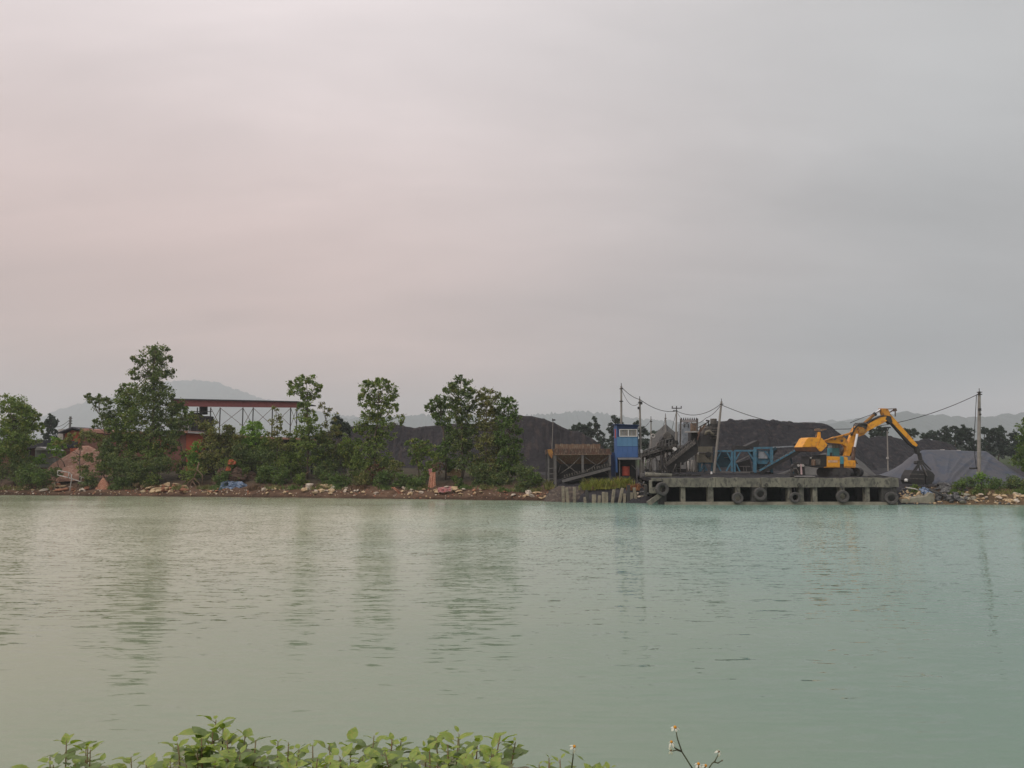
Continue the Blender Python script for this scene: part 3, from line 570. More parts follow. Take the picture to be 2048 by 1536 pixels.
for px, bl, Yb, lf, lab in (
 (118, [(112,884,9),(124,890,9),(104,896,9),(116,905,10)], 104, 'leaf_bright', 'small bright tree in front of the orange gable wall'),
 (215, [(208,892,12),(220,905,13),(205,918,12),(222,930,14)], 103, 'leaf_dark', 'dark bushy tree at the right foot of the orange soil heap'),
 (298, [(292,890,14),(312,900,14),(300,915,16),(330,905,12),(325,925,14)], 103.5, 'leaf_mid', 'bushy tree right below the tallest tree'),
 (392, [(396,892,9),(388,908,11),(402,915,12),(392,928,12)], 102.5, 'leaf_bright', 'bright small tree in front of the painted brick wall end'),
 (470, [(462,866,9),(476,872,11),(466,886,13),(482,892,12),(474,908,14)], 104, 'leaf_olive', 'olive tree between the bushy tree and the round bright tree'),
 (535, [(530,878,10),(542,888,12),(528,898,13),(546,908,14)], 104, 'leaf_mid', 'low tree right of the round bright tree'),
 (585, [(582,878,10),(592,890,12),(578,902,13),(592,915,14)], 103, 'leaf_mid', 'low tree left of the slender tree'),
 (645, [(640,878,11),(654,892,13),(642,905,14),(658,918,14)], 102, 'leaf_dark', 'dark low tree between the slender tree and the leaning tree'),
 (700, [(694,880,10),(706,888,12),(692,900,13),(708,912,14),(698,925,13)], 101, 'leaf_mid', 'low leafy tree left of the free-standing tree'),
 (790, [(786,925,9),(796,935,10),(784,945,11)], 97, 'leaf_olive', 'low olive bush right of the free-standing tree'),
 (870, [(866,905,9),(876,918,11),(868,930,11)], 97.5, 'leaf_mid', 'small leafy tree just above the hanging orange cloth'),
 (30, [(20,905,14),(45,912,14),(60,925,12)], 104, 'leaf_mid', 'low leafy tree under the left edge tree')):
    tree('small_tree', lab, 'tree', px, bl, Yb, lf, dens=5.5, size=.15, group='small trees on the left bank', trunk_r=.07)
tree('dry_bush', 'dry brown bush between the bright low bushes', 'shrub', 745, [(735,948,10),(750,940,11),(765,945,9),(742,958,9)], 97.5, 'leaf_brown', dens=5, size=.12, trunk_r=.04)
tree('dry_bush', 'reddish brown dead shrub beside the broken concrete block', 'shrub', 875, [(870,935,8),(882,928,7),(878,945,8)], 95, 'leaf_brown', dens=4, size=.12, trunk_r=.04)
RG = 'bushes on the right bank'
for px, py, r, Yb, lf, lab in (
 (1915,972,14,84.8,'leaf_green','bush at the left end of the right bank greenery, above grey stones'),
 (1938,962,14,85.5,'leaf_green','taller bush directly left of the thick concrete pole'),
 (1960,952,9,86,'leaf_bright','small bright bush at the foot of the thick concrete pole'),
 (1960,978,12,84,'leaf_green','low bush under the thick concrete pole, nearest the stones'),
 (1990,966,17,85.5,'leaf_green','dense bush right of the thick concrete pole'),
 (2018,966,17,86,'leaf_dark','dark bush in front of the right foot of the covered heap'),
 (2044,972,15,85,'leaf_dark','dark bush cut by the right edge of the picture'),
 (1826,978,8,84.6,'leaf_mid','small weed patch between the quay corner and the stones')):
    rs = np.random.default_rng(int(px))
    bl = [(px, py, r*.75)]+[(px+rs.uniform(-1, 1)*r*.9, py+rs.uniform(-.8, .6)*r*.7, r*rs.uniform(.35, .6)) for _ in range(5)]+[(px+q, py+r*.8, r*.6) for q in (-r*.5, r*.5)]
    tree('shrub', lab, 'shrub', px, bl, Yb, lf, dens=7, size=.11, group=RG, trunk_r=.05, sub=False)
tree('leafy_tree', 'green tree just inside the right edge above the bushes', 'tree', 2062, [(2050,860,13),(2062,848,16),(2056,885,14),(2046,905,10),(2052,925,16),(2066,900,20)], 92, 'leaf_green', dens=6)

BG = 'hazy trees beyond the yard'
for px, Yb, bl, lab in (
 (98,185,[(98,838,9),(106,846,8),(92,852,9),(100,866,12)],'hazy grey tree behind the left edge tree and the brick house'),
 (680,140,[(672,842,8),(684,850,10),(692,862,9),(674,864,12)],'dark tree peeping out behind the sparse leaning tree'),
 (708,150,[(705,866,8),(718,862,7),(712,878,9)],'small dark tree left behind the free-standing tree'),
 (825,165,[(785,852,5),(800,856,5),(775,856,6)],'low scrub on the crest of the middle coal heap'),
 (1150,230,[(1146,860,6),(1152,856,6),(1150,872,8)],'leftmost hazy tree behind the hopper'),
 (1165,230,[(1160,857,9),(1172,864,8),(1162,873,9)],'rounded hazy tree second from the left behind the hopper'),
 (1182,230,[(1178,854,7),(1184,862,7),(1178,872,8)],'hazy tree between the rounded one and the thin leaning one'),
 (1200,225,[(1189,838,4),(1193,848,5),(1197,858,6),(1199,870,7),(1201,882,8),(1203,895,8)],'thin leaning hazy tree standing free left of the blue booth'),
 (1232,215,[(1229,838,6),(1238,846,7),(1222,856,8),(1232,866,10),(1226,884,10),(1236,896,12)],'tall hazy tree directly behind the left side of the blue booth'),
 (1285,205,[(1275,848,5),(1288,866,10),(1293,884,10),(1284,890,10)],'dark hazy tree right behind the blue booth'),
 (1310,220,[(1312,870,9),(1320,880,9)],'low hazy tree behind the sloping conveyor'),
 (1745,190,[(1752,866,9),(1766,862,9),(1760,876,12)],'hazy tree behind the excavator boom'),
 (1832,210,[(1815,868,9),(1828,866,7),(1822,882,9)],'hazy tree behind the dipper arm'),
 (1852,215,[(1847,872,6),(1854,874,6)],'smallest hazy tree right of the dipper arm'),
 (1872,215,[(1868,868,7),(1876,870,7),(1872,882,8)],'small hazy tree above the lower coal heap'),
 (1893,215,[(1889,864,8),(1896,872,8),(1890,884,10)],'hazy tree left of the dense row by the thick pole'),
 (1912,210,[(1908,862,8),(1916,870,10),(1910,886,12)],'hazy tree in the row left of the thick pole'),
 (1935,210,[(1928,860,9),(1938,864,9),(1930,878,12),(1940,890,12)],'tallest hazy tree left of the thick pole'),
 (1970,205,[(1966,864,8),(1978,868,10),(1970,884,12),(1980,900,12)],'hazy tree directly right of the thick pole'),
 (1995,205,[(1990,866,8),(2002,864,9),(1996,880,13),(2008,896,12)],'broad hazy tree in the row right of the thick pole'),
 (2030,200,[(2026,868,6),(2030,880,8),(2034,892,10),(2030,906,12)],'slim pointed hazy tree at the right end of the row')):
    tree('far_tree', lab, 'tree', px, bl, Yb, 'leaf_far', dens=2.2, size=.38, group=BG, trunk_r=.2, sub=True)
# low distant wood line behind everything
def far_wood():
    rs = np.random.default_rng(5); cs = []; rr = []
    for px in np.arange(-60, 2110, 9.):
        Y = rs.uniform(320, 520); h = rs.uniform(4, 9) if px > 1050 else rs.uniform(3, 7); x = Q(px, 900, Y)[0]
        cs.append(np.array([x, Y, 2.8+h*.5])); rr.append(h*.55)
    V, Fq = leaf_cloud(cs, rr, .55, 1.0, rs); tag(raw_mesh('distant_woods', V, Fq, M['leaf_far']), kind='stuff', label='low band of distant trees along the far edge of the plain', cat='woods')
far_wood()

# tall bright weeds above the concrete piles
def grass_tuft(px, py, Y, w, h, leaf, label, group, n=500, seed=1, name='grass_tuft', cat='weeds'):
    rs = np.random.default_rng(seed); b = gpt(px, Y); t = thing(name, label, cat, b, group); k = mpp(Y)
    P0 = np.stack([b[0]+rs.normal(size=n)*w*k*.5, Y+rs.normal(size=n)*.35, np.full(n, b[2]-.1)], 1)
    topz = Q(px, py, Y)[2]
    hh = (topz-b[2])*(.35+.85*rs.random(n)**1.3)*(1+.25*np.sin(P0[:, 0]*5+seed)); lean = rs.normal(size=(n, 2))*.42
    P2 = P0+np.stack([lean[:, 0]*hh, lean[:, 1]*hh, hh], 1); P1 = (P0+P2)/2+np.stack([-lean[:, 0]*hh*.2, 0*hh, hh*.1], 1)
    wd = .03; dx = np.array([wd, 0, 0]); V = np.stack([P0-dx, P0+dx, P1+dx*1.2, P1-dx*1.2, P2+dx*.2, P2-dx*.2], 1).reshape(-1, 3)
    i = np.arange(n)[:, None]*6; Fq = np.concatenate([i+np.array([[0,1,2,3]]), i+np.array([[3,2,4,5]])])
    tag(raw_mesh('blades', V, Fq, M[leaf], t), kind='stuff')
    return t
GG = 'weeds above the concrete piles'
for i, (px, py, w, lab) in enumerate(((1176,961,14,'leftmost yellow-green weeds above the concrete piles'),(1194,959,16,'yellow-green weeds second from the left above the piles'),(1214,961,16,'yellow-green weeds in the middle above the piles'),(1234,957,16,'tallest yellow-green weeds just left of the booth front'),(1250,957,14,'yellow-green weeds in front of the red barrel'))):
    grass_tuft(px, py, 87.3, w, 0, 'leaf_grass', lab, GG, 420, seed=i+50)
grass_tuft(1268, 968, 86.2, 12, 0, 'leaf_rusty', 'dead rusty brown weeds hanging over the piles beside the quay', GG, 420, seed=61)
grass_tuft(1100, 962, 90, 10, 0, 'leaf_olive', 'short olive weeds left of the hopper legs', GG, 250, seed=62)

for i, (px, lf, w, lab) in enumerate(((14,'leaf_olive',16,'at the far left edge'),(52,'leaf_olive',18,'left of the white railing'),(98,'leaf_olive',12,'beside the yellow boulders by the railing'),(166,'leaf_brown',14,'under the fallen railing'),(236,'leaf_green',14,'hanging to the water right of the orange cone'),
  (258,'leaf_olive',16,'left of the long yellow heap'),(322,'leaf_brown',18,'above the long yellow heap'),(360,'leaf_olive',14,'left of the dry stump'),(412,'leaf_olive',12,'right of the dry stump'),(436,'leaf_green',12,'left of the blue tarpaulin'),(512,'leaf_brown',14,'right of the blue tarpaulin'),(548,'leaf_olive',20,'over the whitish stones'),
  (588,'leaf_green',16,'left of the cream heap'),(640,'leaf_olive',14,'behind the cream heap'),(676,'leaf_green',16,'right of the cream heap'),(722,'leaf_brown',18,'below the brown bush'),(772,'leaf_green',14,'left of the thin orange rag'),(826,'leaf_green',16,'right of the thin orange rag'),(848,'leaf_olive',10,'left of the hanging cloth'),
  (935,'leaf_green',16,'right of the striped cloth'),(972,'leaf_olive',16,'under the olive-topped tree'),(1008,'leaf_green',16,'under the right end of the clump'),(1044,'leaf_dark',16,'in the shade at the end of the clump'),(1072,'leaf_olive',14,'before the earth bank'),(1838,'leaf_green',8,'among the pale stones by the quay'),(1905,'leaf_green',12,'above the dark rip-rap'),(1948,'leaf_olive',12,'between the two bright right bushes'),(2000,'leaf_olive',14,'on the brown right shore'),(2036,'leaf_green',14,'at the right edge of the picture'))):
    p = hit(px, 981 if px < 1000 else 986 if px < 1200 else 992); q = Q(px, 900, p[1]); zt = p[2]+.75; v = (H-zt)/p[1]
    grass_tuft(px, 768+F*(math.tan(TH+math.atan(v))), float(p[1])+.6, w, 0, lf, 'ragged grass clump '+lab, 'grass clumps along the shore', 200, seed=i+100)
# ------------------------------------------------------------------ stones
def rock_mesh(seed, flat=.7):
    rs = np.random.default_rng(seed); import bmesh
    bm = bmesh.new(); bmesh.ops.create_icosphere(bm, subdivisions=2, radius=1)
    dirs = rs.normal(size=(7, 3)); dirs /= np.linalg.norm(dirs, axis=1)[:, None]; cut = rs.uniform(.38, .75, 7)
    for v in bm.verts:
        p = np.array(v.co)
        for d, c in zip(dirs, cut):
            e = p@d
            if e > c: p = p-d*(e-c)
        p = p*np.array([1, .8, flat])*(1+rs.normal()*.03); v.co = p
    me = bpy.data.meshes.new('stone'); bm.to_mesh(me); bm.free(); return me
ROCKS = {}
def rock(px, py, rpx, mat, label, group, Y=None, asp=1.0):
    p = hit(px, py) if Y is None else Q(px, py, Y); k = mpp(p[1]); key = (random.randrange(6), mat)
    if key not in ROCKS: me = rock_mesh(key[0]*3+1); me.materials.append(M[mat]); ROCKS[key] = me
    o = bpy.data.objects.new('stone', ROCKS[key]); C.objects.link(o); r = rpx*k
    o.location = p+np.array([0, 0, r*.25]); o.scale = (r*random.uniform(.8, 1.7)*asp, r*random.uniform(.7, 1.2), r*random.uniform(.45, 1.1)); o.rotation_euler = (random.uniform(-.3, .3), random.uniform(-.3, .3), random.uniform(0, 6))
    tag(o, label, 'stone', group); return o
def rubble(name, label, spans, mats, n, rlo, rhi, seed):
    """small loose stones too many to count, joined"""
    rs = np.random.default_rng(seed); base = rock_mesh(seed); bv = np.array([v.co for v in base.vertices]); bf = np.array([p.vertices[:] for p in base.polygons]); Vs = []; Fs = []; MI = []; nf = len(bf)
    for i in range(n):
        x0, x1, y0, y1 = spans[rs.integers(len(spans))]; p = hit(rs.uniform(x0, x1), rs.uniform(y0, y1)); r = rs.uniform(rlo, rhi)*mpp(p[1]); a = rs.uniform(0, 6.28)
        ro = np.array([[math.cos(a), -math.sin(a), 0], [math.sin(a), math.cos(a), 0], [0, 0, 1]]); Vs.append(bv@ro.T*r*rs.uniform(.7, 1.3, 3)+p+np.array([0, 0, r*.2])); Fs.append(bf+i*len(bv)); MI += [rs.integers(len(mats))]*nf
    o = raw_mesh(name, np.concatenate(Vs), np.concatenate(Fs), [M[m] for m in mats], per=3, midx=MI); tag(o, label, 'rubble', kind='stuff')
def cluster(n, x0, x1, y0, y1, r0, r1, mats, place, group):
    nm = {'stone_y':'pale yellow','stone_w':'whitish','stone_o':'orange','stone_g':'dark grey','concrete_pale':'pale grey'}
    for i in range(n):
        x, y, q, m = random.uniform(x0, x1), random.uniform(y0, y1), random.uniform(r0, r1), random.choice(mats)
        side = ('left end', 'left part', 'middle', 'right part', 'right end')[min(4, int((x-x0)/(x1-x0)*5))] if n > 3 else 'middle'
        size = 'larger' if q > (r0+r1)/2 else 'smaller'; hgt = 'low' if y > (y0+y1)/2 else 'high'
        rock(x, y, q, m, f'{size} {nm[m]} stone, {side} {place}, {hgt}'.replace('the stones ', 'stones '), group)
SG = 'stones on the left bank'
cluster(5, 40, 70, 976, 983, 4, 6, ['stone_y'], 'of the far left shore', SG+', far left')
cluster(12, 88, 130, 970, 983, 6, 11, ['stone_y','stone_o','stone_w'], 'of the stones under the white railing', SG+', by the railing')
cluster(5, 150, 185, 978, 986, 5, 8, ['stone_w','stone_o'], 'of the stones beside the orange cone', SG+', by the orange soil')
cluster(34, 262, 372, 971, 986, 5, 10, ['stone_y','stone_y','stone_o'], 'of the long yellow heap', SG+', long yellow heap')
cluster(9, 405, 440, 979, 988, 4, 7, ['stone_y','stone_o'], 'of the stones left of the blue tarpaulin', SG+', before the tarpaulin')
cluster(9, 525, 580, 975, 990, 4, 7, ['stone_y','stone_w'], 'of the stones right of the blue tarpaulin', SG+', under the bushes')
cluster(24, 605, 668, 974, 989, 5, 9, ['stone_y','stone_w','stone_y'], 'of the tumbled heap under the slender tree', SG+', cream heap')
cluster(10, 690, 790, 976, 988, 4, 6, ['stone_y','stone_w'], 'of the shore below the brown bush', SG+', scattered')
cluster(14, 805, 850, 977, 991, 4, 6, ['stone_y','stone_w'], 'of the stones around the orange rag', SG+', by the rags')
cluster(14, 858, 930, 977, 991, 5, 9, ['stone_y','stone_w'], 'of the stones under the hanging cloth', SG+', under the cloth')
cluster(6, 940, 1020, 978, 990, 4, 6, ['stone_y','stone_o'], 'of the shore below the big clump', SG+', below the clump')
cluster(8, 1024, 1075, 984, 996, 5, 8, ['stone_w','stone_y'], 'of the shore left of the piles', SG+', before the piles')
cluster(9, 1075, 1125, 985, 999, 4, 7, ['stone_y','stone_g','stone_y'], 'of the stones at the first piles', SG+', at the first piles')
cluster(8, 1800, 1850, 985, 1004, 6, 10, ['stone_y','concrete_pale'], 'of the stones at the quay corner', 'stones on the right bank, pale')
cluster(34, 1850, 1922, 972, 1006, 6, 11, ['stone_g'], 'of the dark rip-rap by the quay', 'stones on the right bank, dark rip-rap')
cluster(10, 1900, 1950, 990, 1008, 6, 9, ['stone_g','concrete_pale'], 'of the slabs below the right bushes', 'stones on the right bank, slabs')
cluster(18, 1950, 2046, 988, 1006, 4, 8, ['stone_y','stone_w'], 'of the brown right shore', 'stones on the right bank, yellow')
rubble('shore_rubble', 'fine pale rubble strewn along the left shore', [(0,240,972,990),(250,500,974,991),(500,800,974,993),(800,1100,978,998)], ['stone_y','stone_o','stone_w'], 620, .8, 2.6, 5)
rubble('shore_rubble', 'fine grey and yellow rubble on the right shore', [(1798,1900,975,1008),(1900,2046,985,1009)], ['stone_g','stone_y','stone_g'], 260, 1.2, 3.8, 6)

# ------------------------------------------------------------------ left bank: litter and small things
def P3(px, py, Y): return Q(px, py, Y)
def railing():
    t = thing('broken_railing', 'broken white metal railing leaning over the water on the left', 'railing', gpt(139, 100.6)); Y = 100.4
    def r(n, pts, w=.065): mb = MB(); mb.tube([P3(a, b, Y) for a, b in pts], w, 6); mb.build(n, M['dirty_white'], t, smooth=True)
    r('post', [(143,948),(143,960),(141,972),(139,990)], .075)
    r('rail', [(116,941),(139,945),(143,950)]); r('rail', [(115,950),(139,956),(160,963),(178,968)])
    r('rail', [(160,953),(181,959)]); r('bar', [(116,941),(115,950)]); r('bar', [(138,945),(137,956)]); r('bar', [(163,954),(162,962)])
railing()
def pipe_arch():
    mb = MB(); mb.tube([P3(a, b, 102.5) for a, b in ((97,917),(104,914),(113,914),(121,918),(127,925),(130,934))], .07, 6)
    o = mb.build('bent_hose', M['rust'], smooth=True); tag(o, 'thin dark hose arching in front of the orange soil heap', 'hose')
pipe_arch()
def lump(name, label, cat, px, py, wpx, hpx, Y, mat, seed, crumple=.35, group=None):
    """crumpled cloth, sack or soil lump resting on the bank"""
    rs = np.random.default_rng(seed); n, m = 26, 14; k = mpp(Y); c = Q(px, py, Y); V = []
    for j in range(m+1):
        b = math.pi*.55*j/m
        for i in range(n):
            a = 2*math.pi*i/n; q = 1+crumple*float(fbm(math.cos(a)*2.3+seed, math.sin(a)*2.3+b*2.5, seed, 3))
            V.append((c[0]+math.sin(b)*math.cos(a)*wpx*k/2*q, Y+math.sin(b)*math.sin(a)*wpx*k*.35*q, c[2]-hpx*k/2+math.cos(b)*hpx*k*q*(1+.5*crumple*float(vnoise(i*.7, j*.9, seed)))))
    Fq = [(j*n+i, j*n+(i+1) % n, (j+1)*n+(i+1) % n, (j+1)*n+i) for j in range(m) for i in range(n)]
    return tag(raw_mesh(name, V, Fq, M[mat], smooth=False), label, cat, group)
def cone(name, label, cat, px, top, bot, wpx, Y, mat, seed):
    k = mpp(Y); p0 = Q(px, top, Y); n = 22; V = []
    zb = Q(px, bot, Y)[2]
    for j in range(9):
        f = j/8
        for i in range(n):
            a = 2*math.pi*i/n; r = wpx*k/2*(f**.8+.04)*(1+.22*float(fbm(math.cos(a)*3+seed, math.sin(a)*3+f, seed, 3)))
            V.append((p0[0]+r*math.cos(a)+f*.1, Y+r*math.sin(a)*.6, p0[2]+(zb-p0[2])*f))
    Fq = [(j*n+i, j*n+(i+1) % n, (j+1)*n+(i+1) % n, (j+1)*n+i) for j in range(8) for i in range(n)]
    return tag(raw_mesh(name, V, Fq, M[mat], smooth=False), label, cat)
cone('soil_cone', 'bright orange cone of spilled soil reaching the water on the left', 'soil heap', 207, 955, 990, 42, 100.4, 'orange_cloth', 3)
def drape(name, label, cat, pts_top, pts_bot, Y, mat, seed, amp=.12, n=26, m=12, group=None, dy=.9):
    """hanging or thrown cloth: a folded sheet between two pixel lines, with folds in depth"""
    tp = np.array([Q(a, b, Y) for a, b in pts_top]); bt = np.array([Q(a, b, Y-dy) for a, b in pts_bot]); V = []
    for j in range(m+1):
        f = j/m
        for i in range(n+1):
            s = i/n; a = np.array([np.interp(s, np.linspace(0, 1, len(tp)), tp[:, q]) for q in range(3)]); b = np.array([np.interp(s, np.linspace(0, 1, len(bt)), bt[:, q]) for q in range(3)])
            p = a*(1-f)+b*f; p[1] += amp*2*math.sin(s*17+seed)*f+amp*3*float(fbm(s*5+seed, f*4, seed)); p[2] += amp*float(fbm(s*7, f*6+seed, seed+1)); p[0] += amp*.6*float(fbm(s*4+9, f*5, seed)); V.append(p)
    V = np.array(V); V2 = V+np.array([0, .04, 0]); k = (n+1)*(m+1)
    Fq = [(j*(n+1)+i, j*(n+1)+i+1, (j+1)*(n+1)+i+1, (j+1)*(n+1)+i) for j in range(m) for i in range(n)]; Fq += [tuple(q+k for q in reversed(f)) for f in Fq]
    return tag(raw_mesh(name, np.concatenate([V, V2]), Fq, M[mat], smooth=False), label, cat, group)
drape('blue_tarpaulin', 'crumpled faded blue tarpaulin dumped at the water', 'tarpaulin', [(442,964),(455,960),(468,962),(484,964),(496,972)], [(440,984),(455,977),(470,978),(482,983),(500,985)], 99.2, 'blue_tarp', 5, .22, dy=.9)
lump('earth_heap', 'brown heap of earth and litter behind the blue tarpaulin', 'soil heap', 470, 950, 72, 26, 101.6, 'earth_brown', 6, .5)
lump('sack', 'upper bright orange sack among the shrubs above the blue tarpaulin', 'sack', 463, 924, 17, 7, 100.9, 'orange_bag', 8, .5)
lump('sack', 'lower round orange sack above the blue tarpaulin', 'sack', 457, 936, 10, 8, 100.6, 'orange_bag', 9, .2)
drape('orange_cloth', 'orange cloth hanging down the bank in the middle', 'cloth', [(861,943),(866,945),(871,944)], [(856,974),(864,976),(871,972)], 93.5, 'orange_cloth', 4, .035, 20, 14, dy=.45)
drape('striped_cloth', 'striped red cloth spread over stones by the water', 'cloth', [(874,976),(886,974),(902,973)], [(876,985),(890,984),(902,982)], 92.2, 'pink_cloth', 7, .1, 14, 6, dy=.5)
drape('orange_rag', 'thin orange rag sliding into the water left of the hanging cloth', 'cloth', [(783,974),(788,974)], [(800,990),(812,991)], 93.6, 'orange_cloth', 9, .08, 6, 10, dy=.5)
drape('reddish_rag', 'small reddish rag caught above the hanging cloth', 'cloth', [(857,938),(864,937)], [(858,950),(863,951)], 94.2, 'pink_cloth', 12, .06, 6, 6, dy=.3)
def concrete_block():
    Y = float(hit(908, 957)[1]); t = thing('concrete_block', 'broken yellowish concrete block lying under the big tree clump', 'concrete block', hit(908, 957))
    mb = MB(); mb.prism([P3(a, b, Y) for a, b in ((890,938),(898,936),(923,940),(926,946),(922,954),(903,956),(895,952))], 1.1); mb.build('block', M['stone_y'], t, bevel=.08)
    mb = MB(); mb.beam(P3(893,952,Y-.15), P3(920,957,Y-.15), .12, .3); mb.build('broken_edge', M['concrete_dark'], t)
concrete_block()
def stump():
    t = thing('dry_stump', 'dry leafless stump with bare roots at the water on the left bank', 'dead tree', hit(390, 980)); Y = 99.8
    mb = MB(); mb.tube([P3(a, b, Y) for a, b in ((398,925),(393,945),(385,962),(376,984))], [.09,.12,.14,.05], 6); mb.build('trunk', M['deadwood'], t, smooth=True)
    for pts in (((388,957),(377,964),(374,974)),((385,962),(392,972),(396,988)),((387,955),(398,966),(402,988)),((381,972),(388,980),(388,990)),((395,940),(405,950),(404,975))):
        mb = MB(); mb.tube([P3(a, b, Y-.2) for a, b in pts], [.09,.07,.03], 5); mb.build('branch', M['deadwood'], t, smooth=True)
stump()
mb = MB(); mb.tube([P3(a, b, 99) for a, b in ((596,957),(606,951),(620,942))], [.07,.06,.03], 5); tag(mb.build('dead_branch', M['deadwood'], smooth=True), 'bare branch sticking out of the shrubs under the slender tree', 'branch')

# ------------------------------------------------------------------ left bank buildings
def gable_house():
    Y = 126; t = thing('brick_house', 'small orange brick house with a dark gabled roof edge on the left', 'house', gpt(170, Y))
    a = lambda px, py, y=Y: Q(px, py, y)
    mb = MB(); mb.prism([a(130,930), a(130,868), a(144,860), a(160,864), a(160,930)], 9); mb.build('front_wall', M['brick_orange'], t)
    mb = MB(); mb.prism([a(160.3,930), a(160.3,866), a(232,868), a(232,930)], 9); mb.build('side_wall', M['brick'], t)
    mb = MB(); mb.prism([a(116,864.5,Y-.8), a(144,853.5,Y-.8), a(164,859.5,Y-.8), a(164,862,Y-.8), a(144,856.5,Y-.8), a(116,867,Y-.8)], 11); mb.build('roof', M['roof_dark'], t)
    mb = MB(); mb.prism([a(164.3,863.5,Y-.6), a(164.3,856.5,Y-.6), a(236,864,Y-.6), a(236,869,Y-.6)], 10); mb.build('side_roof', M['tile'], t)
    mb = MB(); mb.box(a(124,885,Y+1), (.9, 1, 4.5)); mb.build('porch_post', M['dirty_white'], t)
gable_house()
def long_brick():
    Y = 122; t = thing('brick_building', 'long low brick building with a pale roof edge behind the tallest tree', 'building', gpt(330, Y)); a = lambda px, py, y=Y: Q(px, py, y)
    mb = MB(); mb.prism([a(236.5,945), a(236.5,873), a(372,870), a(372,945)], 9); mb.build('wall', M['brick'], t)
    mb = MB(); mb.prism([a(372.3,945), a(372.3,866), a(406,867), a(406,945)], 9); mb.build('wall', M['brick_orange'], t, label='bright orange painted brick wall end')
    mb = MB(); mb.prism([a(405.0,945,Y+1), a(406.3,871,Y+1), a(600,877,Y+1), a(600,945,Y+1)], 7); mb.build('rear_wall', M['concrete_dark'], t)
    mb = MB(); mb.prism([a(232,868,Y-.8), a(232,864,Y-.8), a(375,861.5,Y-.8), a(375,866,Y-.8)], 11); mb.build('roof', M['tile'], t)
    mb = MB(); mb.prism([a(375.5,866,Y-.8), a(375.5,862.5,Y-.8), a(484,869,Y-.8), a(484,873,Y-.8)], 11); mb.build('roof', M['pale_sheet'], t)
    mb = MB(); mb.prism([a(484.5,875,Y-.5), a(484.5,871.5,Y-.5), a(604,876,Y-.5), a(604,880,Y-.5)], 9); mb.build('roof', M['tile'], t)
    for x0, x1 in ((306,336),): mb = MB(); mb.prism([a(x0,900,Y-.05), a(x0,880,Y-.05), a(x1,880,Y-.05), a(x1,900,Y-.05)], .3); mb.build('painted_panel', M['brick_orange'], t)
    for x0 in (255,275,290): mb = MB(); mb.prism([a(x0,905,Y-.05), a(x0,885,Y-.05), a(x0+11,885,Y-.05), a(x0+11,905,Y-.05)], .3); mb.build('window_opening', M['under'], t)
    mb = MB(); mb.prism([a(286,893,Y-1.6), a(286,890,Y-1.6), a(305,891,Y-1.6), a(305,894,Y-1.6)], 1.5); mb.build('awning', M['pale_sheet'], t)
long_brick()
def red_shed():
    Y = 140; t = thing('open_shed', 'large open shed with long red roof on braced posts, behind the left trees', 'shed', gpt(470, Y)); a = lambda px, py, y=Y: Q(px, py, y)
    mb = MB(); mb.prism([a(340,799.2,Y-.3), a(596,804.2,Y-.3), a(596,802.2,Y-.3), a(340,796.8,Y-.3)], 13); mb.build('roof', M['roof_dark'], t)
    xs = np.linspace(341, 594, 17)
    for i in range(16):
        x0, x1 = xs[i], xs[i+1]-.25; f = lambda x: (799.4+(x-340)*.0195, 812.6+(x-340)*.011)
        mb = MB(); mb.prism([a(x0, f(x0)[1]), a(x0, f(x0)[0]), a(x1, f(x1)[0]), a(x1, f(x1)[1])], .15+.02*(i % 2)); mb.build('fascia_panel', M['roof_red'], t)
    posts = [345, 395, 421.5, 440.5, 486, 506.5, 545, 581.5, 594]
    for Yp in (Y+.6, Y+12):
        for p in posts[::(1 if Yp < 145 else 2)]: mb = MB(); q = a(p, 815, Yp); mb.beam(q, (q[0], q[1], 2.2), .16 if Yp < 145 else .10); mb.build('post', M['steel_dark'], t)
    for i in range(2, len(posts)-1):
        x0, x1 = posts[i], posts[i+1]
        for (p, q, r, s) in ((x0, 816, x1, 852), (x0, 852, x1, 816)):
            mb = MB(); mb.beam(a(p, q, Y+.5), a(r, s, Y+.5), .07); mb.build('brace', M['rust'], t)
    for yy in (823, 834): mb = MB(); mb.beam(a(378, yy, Y+.4), a(424, yy, Y+.4), .12); mb.build('rail', M['steel_dark'], t)
    mb = MB(); mb.prism([a(352,872,Y+1), a(352,836,Y+1), a(378,836,Y+1), a(378,872,Y+1)], 4); mb.build('sheet_wall', M['pale_sheet'], t)
    m = thing('kiln_machine', 'dark tank and machinery under the left end of the red-roofed shed', 'machine', gpt(405, Y+3))
    mb = MB(); mb.tube([a(407, 829, Y+3), a(407, 813.5, Y+3)], .75, 16); mb.build('tank', M['roof_dark'], m, smooth=False)
    mb = MB(); mb.prism([a(380,870,Y+2), a(380,828,Y+2), a(392,826,Y+2), a(396,832,Y+2), a(417,832,Y+2), a(417,870,Y+2)], 2.5); mb.build('casing', M['steel_dark'], m)
    mb = MB(); mb.beam(a(378, 827, Y+1.8), a(398, 826, Y+1.8), .15); mb.beam(a(380, 842, Y+1.8), a(416, 842, Y+1.8), .2); mb.build('walkway', M['steel_dark'], m)
red_shed()
